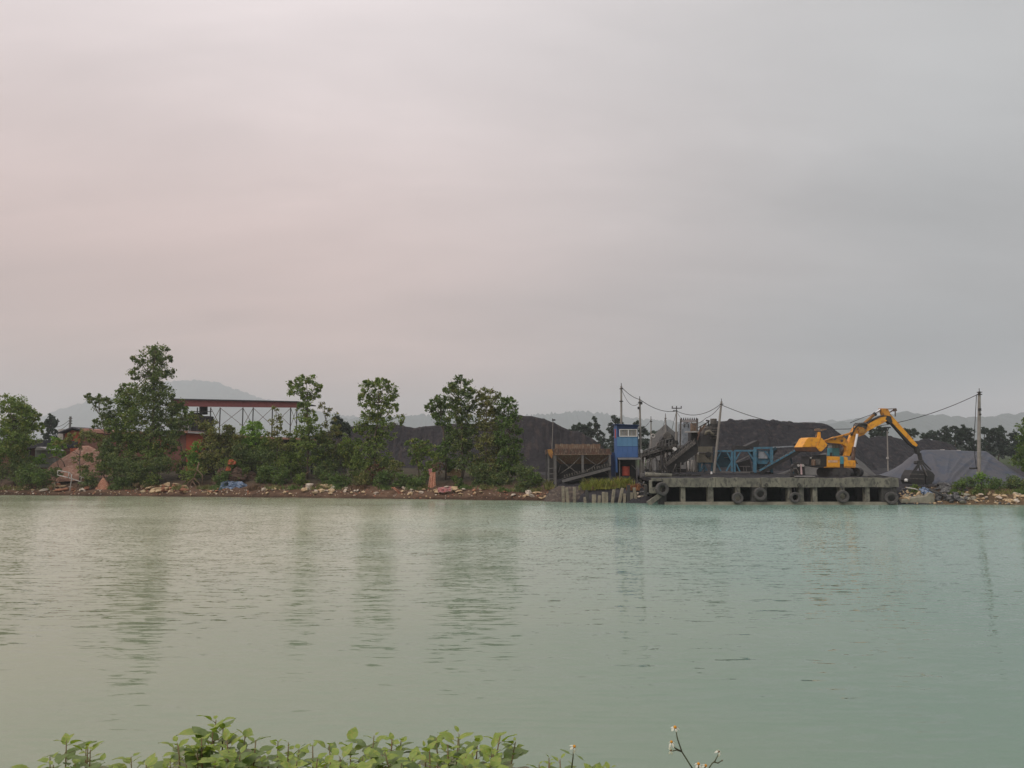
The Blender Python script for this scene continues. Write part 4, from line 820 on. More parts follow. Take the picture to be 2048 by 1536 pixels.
def edge_shed():
    Y = 113; t = thing('brick_shed', 'dark red brick shed with a dark sheet roof behind the left edge tree', 'shed', gpt(20, Y)); a = lambda px, py, y=Y: Q(px, py, y)
    mb = MB(); mb.prism([a(-60,950), a(-60,886), a(50,886), a(50,950)], 8); mb.build('wall', M['brick'], t)
    mb = MB(); mb.prism([a(-65,886,Y-.7), a(-65,879,Y-.7), a(86,880,Y-.7), a(88,895,Y-.7), a(52,897,Y-.7), a(52,886,Y-.7)], 9); mb.build('roof', M['roof_dark'], t)
    for x in (60, 84): mb = MB(); mb.beam(a(x, 893, Y), (a(x, 893, Y)[0], Y, 2), .2); mb.build('post', M['steel_dark'], t)
    Y = 108; t = thing('tin_hut', 'small grey-green sheet metal hut with a pale roof on the left', 'hut', gpt(85, Y)); a = lambda px, py, y=Y: Q(px, py, y)
    for i in range(8):
        x0 = 70+i*4.4; mb = MB(); mb.prism([a(x0, 935), a(x0, 900-(.0)*i), a(x0+4.2, 900), a(x0+4.2, 935)], .1+.03*(i % 2)); mb.build('wall_sheet', M['grey_sheet'], t)
    mb = MB(); mb.prism([a(69,900,Y-.3), a(74,893.5,Y-.3), a(97,898.5,Y-.3), a(106,901,Y-.3)], 3); mb.build('roof', M['pale_sheet'], t)
    mb = MB(); mb.prism([a(70.5,935,Y+.2), a(70.5,901,Y+.2), a(104,901,Y+.2), a(104,935,Y+.2)], 2.6); mb.build('walls', M['grey_sheet'], t)
edge_shed()
def left_back():
    Y = 118; t = thing('lean_to', 'low lean-to with rusty clutter between the tin hut and the brick house', 'lean-to', gpt(105, Y)); a = lambda px, py, y=Y: Q(px, py, y)
    mb = MB(); mb.prism([a(88,886), a(90,882), a(104,885), a(104,888)], 4); mb.build('roof', M['pale_sheet'], t)
    for x in (89, 96, 102): mb = MB(); mb.beam(a(x, 884, Y+.3), (a(x, 884, Y)[0], Y+.3, 2), .15); mb.build('post', M['dirty_white'], t)
    mb = MB(); mb.prism([a(90,935,Y+2), a(90,888,Y+2), a(118,888,Y+2), a(118,935,Y+2)], 3); mb.build('wall', M['brick'], t)
    # far pylon with crossarms behind the house
    Y = 260; t = thing('power_pylon', 'small far power pole with crossarms above the brick house', 'pylon', gpt(141, Y)); a = lambda px, py, y=Y: Q(px, py, y)
    q = a(141, 833); mb = MB(); mb.beam(q, (q[0], Y, 2.5), .5); mb.build('pole', M['steel_grey'], t)
    for yy in (837, 842, 847): mb = MB(); mb.beam(a(138, yy), a(144, yy), .35); mb.build('crossarm', M['steel_grey'], t)
    for yy, s in ((840, 2), (845, 2.5)):
        mb = MB(); mb.tube(sag(a(139, yy), a(84, yy+6), s), .07, 4); tag(mb.build('power_line', M['wire']), 'thin sagging power line left of the far pole, '+('upper' if yy == 840 else 'lower')+' one', 'cable')
left_back()
def yard_wall():
    Y = 108; t = thing('concrete_wall', 'long grey yard wall hidden behind the undergrowth of the left bank', 'wall', gpt(600, Y)); a = lambda px, py, y=Y: Q(px, py, y)
    for i in range(12):
        x0 = 405+i*24; mb = MB(); mb.prism([a(x0, 950), a(x0, 902+.1*i), a(x0+23.4, 902+.1*i), a(x0+23.4, 950)], .25); mb.build('wall_panel', M['concrete_dark'], t)
        mb = MB(); q = a(x0-.3, 900.5, Y-.08); mb.beam(q, (q[0], q[1], 2), .25); mb.build('pillar', M['steel_grey'], t)
yard_wall()

# ------------------------------------------------------------------ quay
YQ = 82.0
def quay():
    t = thing('concrete_quay', 'weathered concrete quay on open columns with tyres hanging on its face', 'quay', (QX0, YQ, 0))
    a = lambda px, py, y=YQ: Q(px, py, y)
    ztop = 2.86; zbot = a(1500, 974)[2]
    mb = MB(); mb.box(((QX0+QX1)/2, YQ+5.2, ztop-.22), (QX1-QX0-.2, 9.6, .4)); mb.build('deck_slab', M['coal'], t)
    cuts = [1303, 1337, 1430, 1521, 1607, 1744, 1796]
    for i in range(len(cuts)-1):
        x0 = a(cuts[i], 960)[0]+.02; x1 = a(cuts[i+1], 960)[0]-.02; o = .05*((i*7) % 3)
        n = 14; V = []
        for j in range(n+1):      # chipped, uneven top and bottom edges
            x = x0+(x1-x0)*j/n; up = ztop+.06*float(vnoise(x*1.3, 4, 3))+.02; lo = zbot+.05*float(vnoise(x*1.7, 9, 4)); V.append((x, up, lo))
        pts = [(x, YQ-.25+o, u) for x, u, l in V]+[(x, YQ-.25+o, l) for x, u, l in reversed(V)]
        mb = MB(); mb.prism(pts, .62-o); mb.build('front_beam', M['concrete'], t)
    cols = [(1318,1333),(1362,1371),(1416,1427),(1471,1481),(1505,1534),(1576,1584),(1598,1608),(1626,1635),(1680,1690),(1731,1740),(1764,1794)]
    for i, (x0, x1) in enumerate(cols):
        q0 = a(x0, 990)[0]; q1 = a(x1, 990)[0]; mb = MB(); mb.box(((q0+q1)/2, YQ+.4, (zbot-.6)/2), (q1-q0, .8, zbot+.6)); mb.build('column', M['concrete'] if i not in (0, 10, 4) else M['concrete_dark'], t, bevel=.04)
        if i % 2: mb = MB(); mb.box(((q0+q1)/2+.8, YQ+4.0, (zbot-.6)/2), (.55, .55, zbot+.6)); mb.build('inner_column', M['concrete_dark'], t)
    mb = MB(); mb.box(((QX0+QX1)/2+.6, YQ+.1, .12), (QX1-QX0-1.6, .9, .30)); mb.build('sill_beam', M['concrete_pale'], t)
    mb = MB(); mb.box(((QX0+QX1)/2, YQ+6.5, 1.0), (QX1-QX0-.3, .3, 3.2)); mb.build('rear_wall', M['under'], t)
    # left end face, sloping strut
    mb = MB(); mb.beam(a(1296,1008,YQ-.1), a(1320,990,YQ-.1), .5, .5); mb.build('sloping_strut', M['concrete'], t)
    mb = MB(); mb.box((QX0+.5, YQ+.2, 1.9), (1.3, .9, 1.4)); mb.build('end_block', M['concrete'], t, bevel=.06)
    # rings to moor to
    for px in (1533, 1598): mb = MB(); mb.torus(a(px, 970, YQ-.33), .16, .03, 'y', 12, 6); mb.build('mooring_ring', M['steel_dark'], t, smooth=True)
quay()
TY = 'tyres hung as fenders on the quay'
def tyre(px, py, r, label, lean=0, mat='rubber', y=YQ-.55):
    c = Q(px, py, y); k = mpp(y); t = thing('tyre', label, 'tyre', c, TY); Rr = r*k*.9
    mb = MB(); prof = [(.52,-.26),(.60,-.33),(.88,-.36),(.98,-.30),(1.0,-.15),(1.0,.15),(.98,.30),(.88,.36),(.60,.33),(.52,.26)]; n = 40; V = []
    for i in range(n):
        a = 2*math.pi*i/n
        for q, h in prof:
            g = .965 if (q > .9 and i % 2) else 1.0; V.append((c[0]+q*g*Rr*math.cos(a), c[1]+h*Rr, c[2]+q*g*Rr*math.sin(a)))
    m = len(prof); mb.add(V, [(i*m+j, i*m+(j+1) % m, ((i+1) % n)*m+(j+1) % m, ((i+1) % n)*m+j) for i in range(n) for j in range(m)])
    mb.build('casing', M[mat], t, smooth=False)
    mb = MB(); mb.tube([c+np.array([0, -.05, Rr*.72]), c+np.array([.03, .0, Rr*1.2]), c+np.array([0, .22, Rr*1.2+.35])], .03, 5); mb.build('rope', M['wire'], t)
    t.rotation_euler = (0, 0, lean)
tyre(1324, 978, 15, 'large tyre hung at the left end of the quay, highest of all', .25)
tyre(1475, 996, 12.5, 'tyre half in the water on the narrow column left of the widest column')
tyre(1520, 988, 14.5, 'tyre on the face of the widest middle column')
tyre(1590, 995, 12, 'small tyre left of the middle pair of narrow columns')
tyre(1685, 993, 14, 'pale muddy tyre below the excavator tracks', mat='rubber')
tyre(1783, 996, 14, 'dark tyre at the right corner of the quay', -.35, 'rubber')

M['pile_concrete'] = material('dirty_pile_concrete', (.30,.27,.20), (.16,.145,.115), 2.2, .9, .03, c3=(.27,.23,.16), bscale=8)
def pile(px0, ytop, px1, label, w=8, Y=None, mat='pile_concrete'):
    Y = (85.4 if px1 < 1160 else 84.9) if Y is None else Y; b = Q(px1, 1004, Y); tp = Q(px0, ytop, Y+.15)
    mb = MB(); mb.beam(b-np.array([0, 0, .8]), tp, w*mpp(Y), .38); o = mb.build('concrete_pile', M[mat], bevel=.05); tag(o, label, 'concrete pile', 'concrete piles along the muddy bank')
PL = [(1126,972,1127,'tall upright pile, first from the left'),(1133,975,1137,'pile leaning left, beside the first one'),(1149,974,1149,'upright pile standing alone before the gap'),
 (1170,994,1171,'shortest stub pile right after the gap'),(1173,980,1177,'tilted dark pile behind the first stubs'),(1188,989,1188,'broad square pile left of the middle'),(1199,991,1197,'narrow pile with a slanted top left of the middle'),(1207,984,1206,'taller reddish pile in the middle of the row'),(1213,985,1213,'slim upright pile right beside the reddish one'),
 (1228,979,1223,'pile leaning right past the middle'),(1245,976,1236,'strongly slanted pile leaning right'),(1249,987,1248,'straight pile in the corner beside the slanted one'),(1257,970,1256,'tall dark pile standing behind the others'),(1262,985,1262,'broad short pile below the dead rusty weeds'),(1268,975,1274,'pile leaning left below the rusty weeds'),(1284,991,1284,'short pale pile nearest the quay'),(1292,970,1291,'dark tall pile against the quay end')]
for x0, yt, x1, lab in PL:
    dk = 'dark' in lab; pile(x0, yt, x1, 'concrete '+lab+' of the row' if 'row' not in lab else 'concrete '+lab, 8.5 if 'broad' in lab else 6, mat='concrete_dark' if dk else 'pile_concrete')
M['earth'] = material('grey_brown_earth', (.105,.080,.066), (.06,.052,.05), 1.2, .95, .12, c3=(.15,.125,.10), bscale=3)
def mound_mud():
    o = mound('earth_bank', [(1086,1005),(1092,990),(1100,980),(1115,973),(1140,972),(1165,975),(1200,978),(1250,980),(1290,980),(1304,990)], 87.4, 1.2, M['earth'], base=-.2, nx=140, ny=24, rough=.5, nscale=1.6, seed=51, gully=.4); tag(o, kind='structure')
mound_mud()
mb = MB(); mb.tube([Q(1290,949,86.5), Q(1344,952,86.0)], .27, 12); tag(mb.build('concrete_pipe', M['concrete'], smooth=True), 'long concrete pipe lying on the left end of the quay', 'pipe')
cluster(12, 1274, 1300, 968, 996, 4, 6, ['stone_g','stone_w','stone_g'], 'of the gap beside the quay end', 'stones beside the quay end')

# ------------------------------------------------------------------ rusty hopper
def hopper():
    Y = 90.0; t = thing('rusty_hopper', 'rusty loading hopper with upright side plates on a braced steel frame', 'hopper', gpt(1165, Y)); a = lambda px, py, y=Y: Q(px, py, y)
    for i in range(17):
        x0 = 1110+i*5.35; up = (888, 889, 887.5, 888.5)[i % 4]; mb = MB(); mb.prism([a(x0, 897.2, Y+.3), a(x0, up, Y+.3), a(x0+5.1, up, Y+.3), a(x0+5.1, 897.2, Y+.3)], .08+.04*(i % 2)); mb.build('side_plate', M['rust_pale'], t)
    for i in range(10):
        x0 = 1107+i*11.4; mb = MB(); mb.prism([a(x0, 906), a(x0, 897.5), a(x0+11.1, 897.5), a(x0+11.1, 906)], .2+.05*(i % 2)); mb.build('side_plate', M['rust'], t)
    mb = MB(); mb.prism([a(1108,908,Y+.25), a(1220,908,Y+.25), a(1216,918,Y+.6), a(1205,928,Y+1.2), a(1122,928,Y+1.2), a(1112,918,Y+.6)], 2.2); mb.build('bin', M['rust_pale'], t)
    mb = MB(); mb.prism([a(1122,928.5,Y+1.2), a(1205,928.5,Y+1.2), a(1190,938,Y+1.4), a(1140,948,Y+1.4), a(1118,945,Y+1.4)], 1.4); mb.build('chute', M['steel_dark'], t)
    mb = MB(); mb.beam(a(1103,907.2,Y-.12), a(1223,906.2,Y-.12), .22, .25); mb.build('top_beam', M['rust'], t)
    mb = MB(); mb.beam(a(1105,909.4,Y-.14), a(1223,908.4,Y-.14), .09, .25); mb.build('beam_flange', M['rust_pale'], t)
    for k, Yp in enumerate((Y-.1, Y+3.2)):
        for px in (1110.5, 1165, 1219.5):
            q = a(px if k == 0 else px-2, 908, Yp); mb = MB(); mb.beam(q, (q[0], q[1], float(gz(q[0], q[1]))-.3), .26 if k == 0 else .22); mb.build('post', M['steel_grey'], t)
    for x0, y0, x1, y1 in ((1112,912,1138,934),(1163,911,1140,934),(1140,934,1112,953),(1167,912,1192,930),(1217,912,1194,930),(1140,935,1163,952),(1190,931,1168,945),(1195,932,1218,950),(1112,953,1124,945)):
        mb = MB(); mb.beam(a(x0, y0, Y+.02), a(x1, y1, Y+.02), .10, .08); mb.build('brace', M['machine'], t)
    # gearbox and feeder end on the left
    mb = MB(); mb.prism([a(1095,899,Y-.5), a(1104,898,Y-.5), a(1106,905,Y-.5), a(1104,917,Y-.5), a(1098,910,Y-.5)], .9); mb.build('drive_guard', M['rust_yellow'], t)
    mb = MB(); mb.prism([a(1090.5,900,Y-.3), a(1095.5,899,Y-.3), a(1095.5,907,Y-.3), a(1091,909,Y-.3)], .8); mb.build('drive_motor', M['rust'], t)
    for px in (1092.5, 1097): q = a(px, 908, Y+.2); mb = MB(); mb.beam(q, (q[0], q[1], 1.8), .18); mb.build('post', M['steel_dark' if px < 1095 else 'steel_grey'], t)
    for yy in (937, 948, 958): mb = MB(); mb.beam(a(1097, yy, Y+.2), a(1110, yy-1, Y+.1), .09); mb.build('rung', M['steel_grey'], t)
    mb = MB(); mb.prism([a(1098,965,Y+3.6), a(1098,912,Y+3.6), a(1224,905,Y+3.6), a(1224,965,Y+3.6)], .2); mb.build('rear_sheet', M['steel_dark'], t)
    # belt feeder underneath
    Y = 89.2; t = thing('belt_feeder', 'dark sloping belt feeder with rollers rising to the right under the hopper', 'conveyor', gpt(1170, Y))
    a = lambda px, py, y=Y: Q(px, py, y)
    for dy in (0, 1.1):
        mb = MB(); mb.beam(a(1124,962.5,Y+dy), a(1221,936.5,Y+dy), .34, .12); mb.build('side_frame', M['steel_grey' if dy == 0 else 'steel_dark'], t)
    mb = MB(); mb.beam(a(1124,957.5,Y+.55), a(1223,931.5,Y+.55), .06, .9); mb.build('belt', M['black'], t)
    for i in range(19):
        x = 1130+i*5; y = 957.5-(x-1124)*.268; mb = MB(); mb.beam(a(x, y-.5, Y-.05), a(x-1.2, y-6.0, Y-.05), .12, .1); mb.build('roller_bracket', M['machine'], t)
hopper()

# ------------------------------------------------------------------ booth
def booth():
    Y = 89.0; X0 = Q(1234.5, 900, Y)[0]; X1 = Q(1275.5, 900, Y)[0]; z = lambda py: Q(1250, py, Y)[2]; D = 2.3
    t = thing('control_booth', 'tall narrow blue sheet-metal control booth with a white window on top', 'booth', ((X0+X1)/2, Y, z(957)))
    W = X1-X0
    def band(n, y0, y1, mat, nx=2):
        for i in range(nx):
            xa = X0+W*i/nx; xb = X0+W*(i+1)/nx-.012; mb = MB(); mb.box(((xa+xb)/2, Y+.03, (z(y0)+z(y1))/2), (xb-xa, .06, z(y0)-z(y1)-.02)); mb.build(n, M[mat], t)
    band('front_panel', 850.5, 857.8, 'blue_dark', 1); band('front_panel', 873.6, 892.5, 'blue_light', 4); band('front_panel', 892.7, 915, 'blue', 4)
    # window
    zt, zb = z(858.3), z(873.2); xa = Q(1238.6, 860, Y)[0]; xb = Q(1274.4, 860, Y)[0]; xm = (xa+xb)/2
    for sx, ex in ((X0, xa), (xb, X1)): mb = MB(); mb.box(((sx+ex)/2, Y+.03, (zt+zb)/2), (ex-sx-.01, .06, zt-zb)); mb.build('front_panel', M['blue_dark'], t)
    w = MB(); fw = .085
    for c, d in (((xm, zt-fw/2), (xb-xa, fw)), ((xm, zb+fw/2), (xb-xa, fw)), ((xa+fw/2, (zt+zb)/2), (fw, zt-zb-2*fw)), ((xb-fw/2, (zt+zb)/2), (fw, zt-zb-2*fw)), ((xm, (zt+zb)/2), (fw*1.3, zt-zb-2*fw))): w.box((c[0], Y-.02, c[1]), (d[0], .1, d[1]))
    win = w.build('window', M['white'], t)
    for s in (0, 1):
        xc0 = xa+fw+(xm-xa)*s; mb = MB(); mb.box((xc0+(xm-xa-fw)/2-.02, Y+.02, (zt+zb)/2), (xm-xa-fw*1.7, .02, zt-zb-2*fw)); mb.build('pane', M['glass'], win)
        for q in (.15, .55, .85): mb = MB(); mb.box((xc0+(xm-xa)*q*.85, Y+.0, (zt+zb)/2), (.14, .012, zt-zb-2.3*fw)); mb.build('curtain', M['curtain'], win)
    # left side, back, roof, inner floor
    zs = z(850.5)
    mb = MB(); mb.box((X0-.03, Y+D/2, (zs+z(945))/2), (.06, D, zs-z(945))); mb.build('side_wall', M['blue'], t)
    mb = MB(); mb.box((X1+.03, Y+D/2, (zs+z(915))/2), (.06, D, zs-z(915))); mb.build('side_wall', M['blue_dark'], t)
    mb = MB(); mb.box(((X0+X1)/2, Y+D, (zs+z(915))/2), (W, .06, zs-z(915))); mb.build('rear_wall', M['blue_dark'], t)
    mb = MB(); mb.box((X0-.065, Y+.9, (z(858)+z(876))/2), (.03, 1.0, z(858)-z(876))); mb.build('side_shutter', M['red'], t)
    mb = MB(); mb.box(((X0+X1)/2-.05, Y+D/2-.1, z(849.6)), (W+.5, D+.6, .07), np.array(Matrix.Rotation(R(2.5), 3, 'Y'))); mb.build('roof', M['blue_dark'], t)
    mb = MB(); mb.box(((X0+X1)/2, Y+D/2, z(916)), (W+.1, D, .1)); mb.build('floor', M['steel_dark'], t)
    mb = MB(); mb.box(((X0+X1)/2+.15, Y-.35, z(917.2)), (W+.25, .9, .05), np.array(Matrix.Rotation(R(14), 3, 'X'))); mb.build('awning', M['steel_grey'], t)
    for px in (1239, 1273.5):
        for dy in (-.1, D-.1): q = Q(px, 917, Y+dy); mb = MB(); mb.beam((q[0], q[1], z(917)), (q[0], q[1], 1.9), .10); mb.build('leg', M['steel_grey'], t)
    mb = MB(); mb.beam(Q(1263,930,Y), Q(1273,940,Y), .08); mb.build('brace', M['steel_grey'], t)
    mb = MB(); mb.box(((X0+X1)/2+.1, Y+D-.1, (z(917)+1.9)/2), (W, .06, z(917)-1.9)); mb.build('lower_rear_sheet', M['steel_dark'], t)
    mb = MB(); mb.box((X0-.35, Y+1.8, (z(905)+1.9)/2), (.7, .06, z(905)-1.9)); mb.build('lower_side_sheet', M['blue_dark'], t)
    # barrel standing below
    b = thing('red_drum', 'round orange-red steel drum in the shade under the blue booth', 'drum', Q(1251.5, 955, Y+.8)); c = Q(1251.5, 942, Y+.8)
    mb = MB(); mb.tube([c-np.array([0,0,.55]), c-np.array([0,0,.50]), c+np.array([0,0,.50]), c+np.array([0,0,.56])], [.42,.46,.46,.40], 20); mb.build('shell', M['red'], b, smooth=False)
    mb = MB(); mb.torus(c+np.array([0,0,.18]), .46, .025, 'z', 20, 6); mb.torus(c-np.array([0,0,.18]), .46, .025, 'z', 20, 6); mb.build('hoop', M['red'], b, smooth=True)
    mb = MB(); mb.box(Q(1251.5, 955.5, Y+.8), (1.2, .9, .4)); mb.build('stand', M['steel_dark'], b)
    mb = MB(); mb.box(Q(1284.5, 951, Y-.6), (.5, .4, .55)); tag(mb.build('fuel_can', M['steel_grey'], bevel=.05), 'small grey metal box standing right of the booth legs', 'box')
booth()

# ------------------------------------------------------------------ poles and cables
def pole(px, top, pxb, Y, r, label, zb=None, cap=True, name='utility_pole', mat='pole', arms=()):
    tp = Q(px, top, Y); xb = Q(pxb, 940, Y)[0]; b = np.array([xb, Y, float(gz(xb, Y))-.3 if zb is None else zb]); b[2] = max(b[2], 1.0)
    t = thing(name, label, 'pole', b, 'utility poles'); mb = MB(); mb.tube([b, (b+tp)/2, tp], [r*1.1, r*.95, r*.75], 12); mb.build('shaft', M[mat], t)
    if cap: mb = MB(); mb.tube([tp-np.array([0,0,.02]), tp+np.array([0,0,.38])], [.05,.04], 6); mb.torus(tp-np.array([0,0,.35]), r*1.3, .05, 'z', 10, 5); mb.build('bracket', M['steel_dark'], t, smooth=False)
    return t, tp
p1, t1 = pole(1242.5, 772, 1242.5, 92.5, .15, 'tall concrete pole rising straight behind the blue booth')
mb = MB(); c = Q(1242.5, 802.5, 92.5); mb.torus(c, .2, .06, 'z', 12, 6); mb.build('collar', M['steel_dark'], p1, smooth=True)
p2, t2 = pole(1279.5, 799, 1281.5, 90.0, .15, 'concrete pole touching the right side of the blue booth')
mb = MB(); mb.box(Q(1282.5, 902.5, 89.7), (.26, .2, .42)); mb.build('meter_box', M['white'], p2, bevel=.02)
mb = MB(); mb.box(Q(1282, 806, 89.8), (.3,.25,.35)); mb.box(Q(1277, 816, 89.8), (.2,.2,.3)); mb.build('insulator_bracket', M['steel_dark'], p2)
p3, t3 = pole(1302, 838, 1302, 104, .11, 'short thin pole standing behind the sloping conveyor')
mb = MB(); mb.torus(Q(1306, 872, 103.6), .25, .09, 'y', 16, 8); mb.build('white_ring', M['dirty_white'], p3, smooth=True)
p4, t4 = pole(1331, 832, 1330, 112, .10, 'slim stayed mast left of the crossarm pole')
p5, t5 = pole(1353, 824, 1350, 104, .13, 'pole with a wide crossarm left of the transformer frame', cap=False)
mb = MB(); mb.beam(Q(1343.5,816.5,104), Q(1363,816.5,104), .12); mb.build('crossarm', M['steel_dark'], p5)
mb = MB()
for x in (1344.5, 1353, 1362.5): mb.tube([Q(x,816.5,104), Q(x,812,104)], .07, 6)
mb.beam(Q(1353,826,104), Q(1353,815,104), .1); mb.beam(Q(1346,821.5,104), Q(1355,822,104), .14); mb.build('insulator', M['steel_dark'], p5)
p6, t6 = pole(1443, 803, 1427, 97.5, .17, 'leaning concrete pole between the beige machine and the blue frames')
p7, t7 = pole(1958.5, 783, 1955.5, 88.5, .20, 'thick concrete pole on the right in front of the covered heap')
mb = MB(); mb.box(Q(1959, 784.5, 88.3), (.42,.4,.08)); mb.build('top_plate', M['steel_dark'], p7)
mb = MB(); mb.box(Q(1959.5, 819, 88.2), (.25,.2,.3)); mb.box(Q(1960.5, 829, 88.2), (.16,.16,.22)); mb.build('switch_box', M['steel_dark'], p7)
mb = MB(); mb.tube(sag(Q(1939,936.5,88.5), Q(1954,936,88.5), .02, 6), .10, 6); mb.build('stay_plate', M['steel_dark'], p7)
p8, t8 = pole(1774.5, 862, 1776, 118, .11, 'thin yard lamp post between the excavator arm and the coal heap', name='lamp_post', cap=False)
mb = MB()
for s in (-1, 1): mb.beam(Q(1774.5,863,118), Q(1774.5+s*3,856,118), .1); mb.box(Q(1774.5+s*3, 855, 118), (.5,.3,.2))
mb.build('lamp_head', M['steel_dark'], p8)
mb = MB(); mb.box(Q(1775,916,117.8), (.3,.2,.3)); mb.build('junction_box', M['dirty_white'], p8)
p9, t9 = pole(1106, 842, 1102, 112, .06, 'very thin lamp pole in front of the smooth coal heap', name='lamp_post', cap=False)
mb = MB(); mb.box(Q(1107.5, 840, 112), (.5,.3,.22)); mb.beam(Q(1106,843,112), Q(1105,837,112), .1); mb.build('lamp_head', M['steel_dark'], p9)
def tframe():
    Y = 101; t = thing('transformer_frame', 'two-post switch frame with a row of insulators above the conveyors', 'switch frame', gpt(1378, Y)); a = lambda px, py, y=Y: Q(px, py, y)
    for x, xb in ((1361.5, 1359), (1394.5, 1393)): q = a(xb, 940); mb = MB(); mb.beam(a(x, 837), (q[0], Y, 2.5), .2); mb.build('post', M['machine'], t)
    for yy in (840.5, 843.5): mb = MB(); mb.beam(a(1360, yy), a(1396, yy), .13); mb.build('crossbeam', M['rust'], t)
    for x in np.linspace(1363, 1393, 8): mb = MB(); mb.tube([a(x, 840), a(x, 835.5)], [.09,.06], 6); mb.build('insulator', M['steel_dark'], t)
    mb = MB(); mb.beam(a(1366,852), a(1376,845), .09); mb.beam(a(1392,852), a(1382,845), .09); mb.build('brace', M['machine'], t)
tframe()
def cable(pts, s, label, r=.035, n=24):
    P = []
    for i in range(len(pts)-1): P += sag(pts[i], pts[i+1], s[i], n)[:(None if i == len(pts)-2 else -1)]
    mb = MB(); mb.tube(P, r, 5); tag(mb.build('cable', M['wire'], smooth=True), label, 'cable', 'overhead cables')
c1 = Q(1243,774,92.5); c2 = Q(1280,799,90); c5 = Q(1353,822,104); c6 = Q(1442,808,97.5); c7 = Q(1953,790,88.3)
cable([c1, c2, c5, c6], [.25, .55, .95], 'long cable running from the booth pole over the crossarm pole to the leaning pole', .04)
cable([Q(1243,778,92.5), Q(1278,806,90)], [1.0], 'loose cable loop between the two poles at the booth', .025)
cable([c6+np.array([0,0,-.1]), c7], [3.62], 'longest cable sagging from the leaning pole behind the excavator to the thick right pole', .042, 50)
cable([Q(1441,811,97.5), Q(1412,836,99), Q(1396,846,101)], [.25,.1], 'cable dropping from the leaning pole to the switch frame', .035)
cable([c5+np.array([.1,0,-.2]), Q(1364,838,101)], [.1], 'short cable from the crossarm pole to the switch frame', .025)
cable([Q(1281,862,90), Q(1302,840,104)], [.1], 'short cable rising from the booth pole to the short thin pole', .03)
cable([Q(1953,790,88.3), Q(1951,830,88.3), Q(1948,880,88.3), Q(1950,915,88.3), Q(1953,938,88.3)], [0,0,0,0], 'black cable hanging straight down beside the thick right pole', .04, 5)
cable([Q(1331,833,112), Q(1325,860,112)], [.0], 'left stay wire of the slim mast', .03, 4)
cable([Q(1331,833,112), Q(1335,862,112)], [.0], 'right stay wire of the slim mast', .03, 4)
cable([Q(1352,826,104), Q(1344,858,104)], [.0], 'stay wire of the crossarm pole', .03, 4)

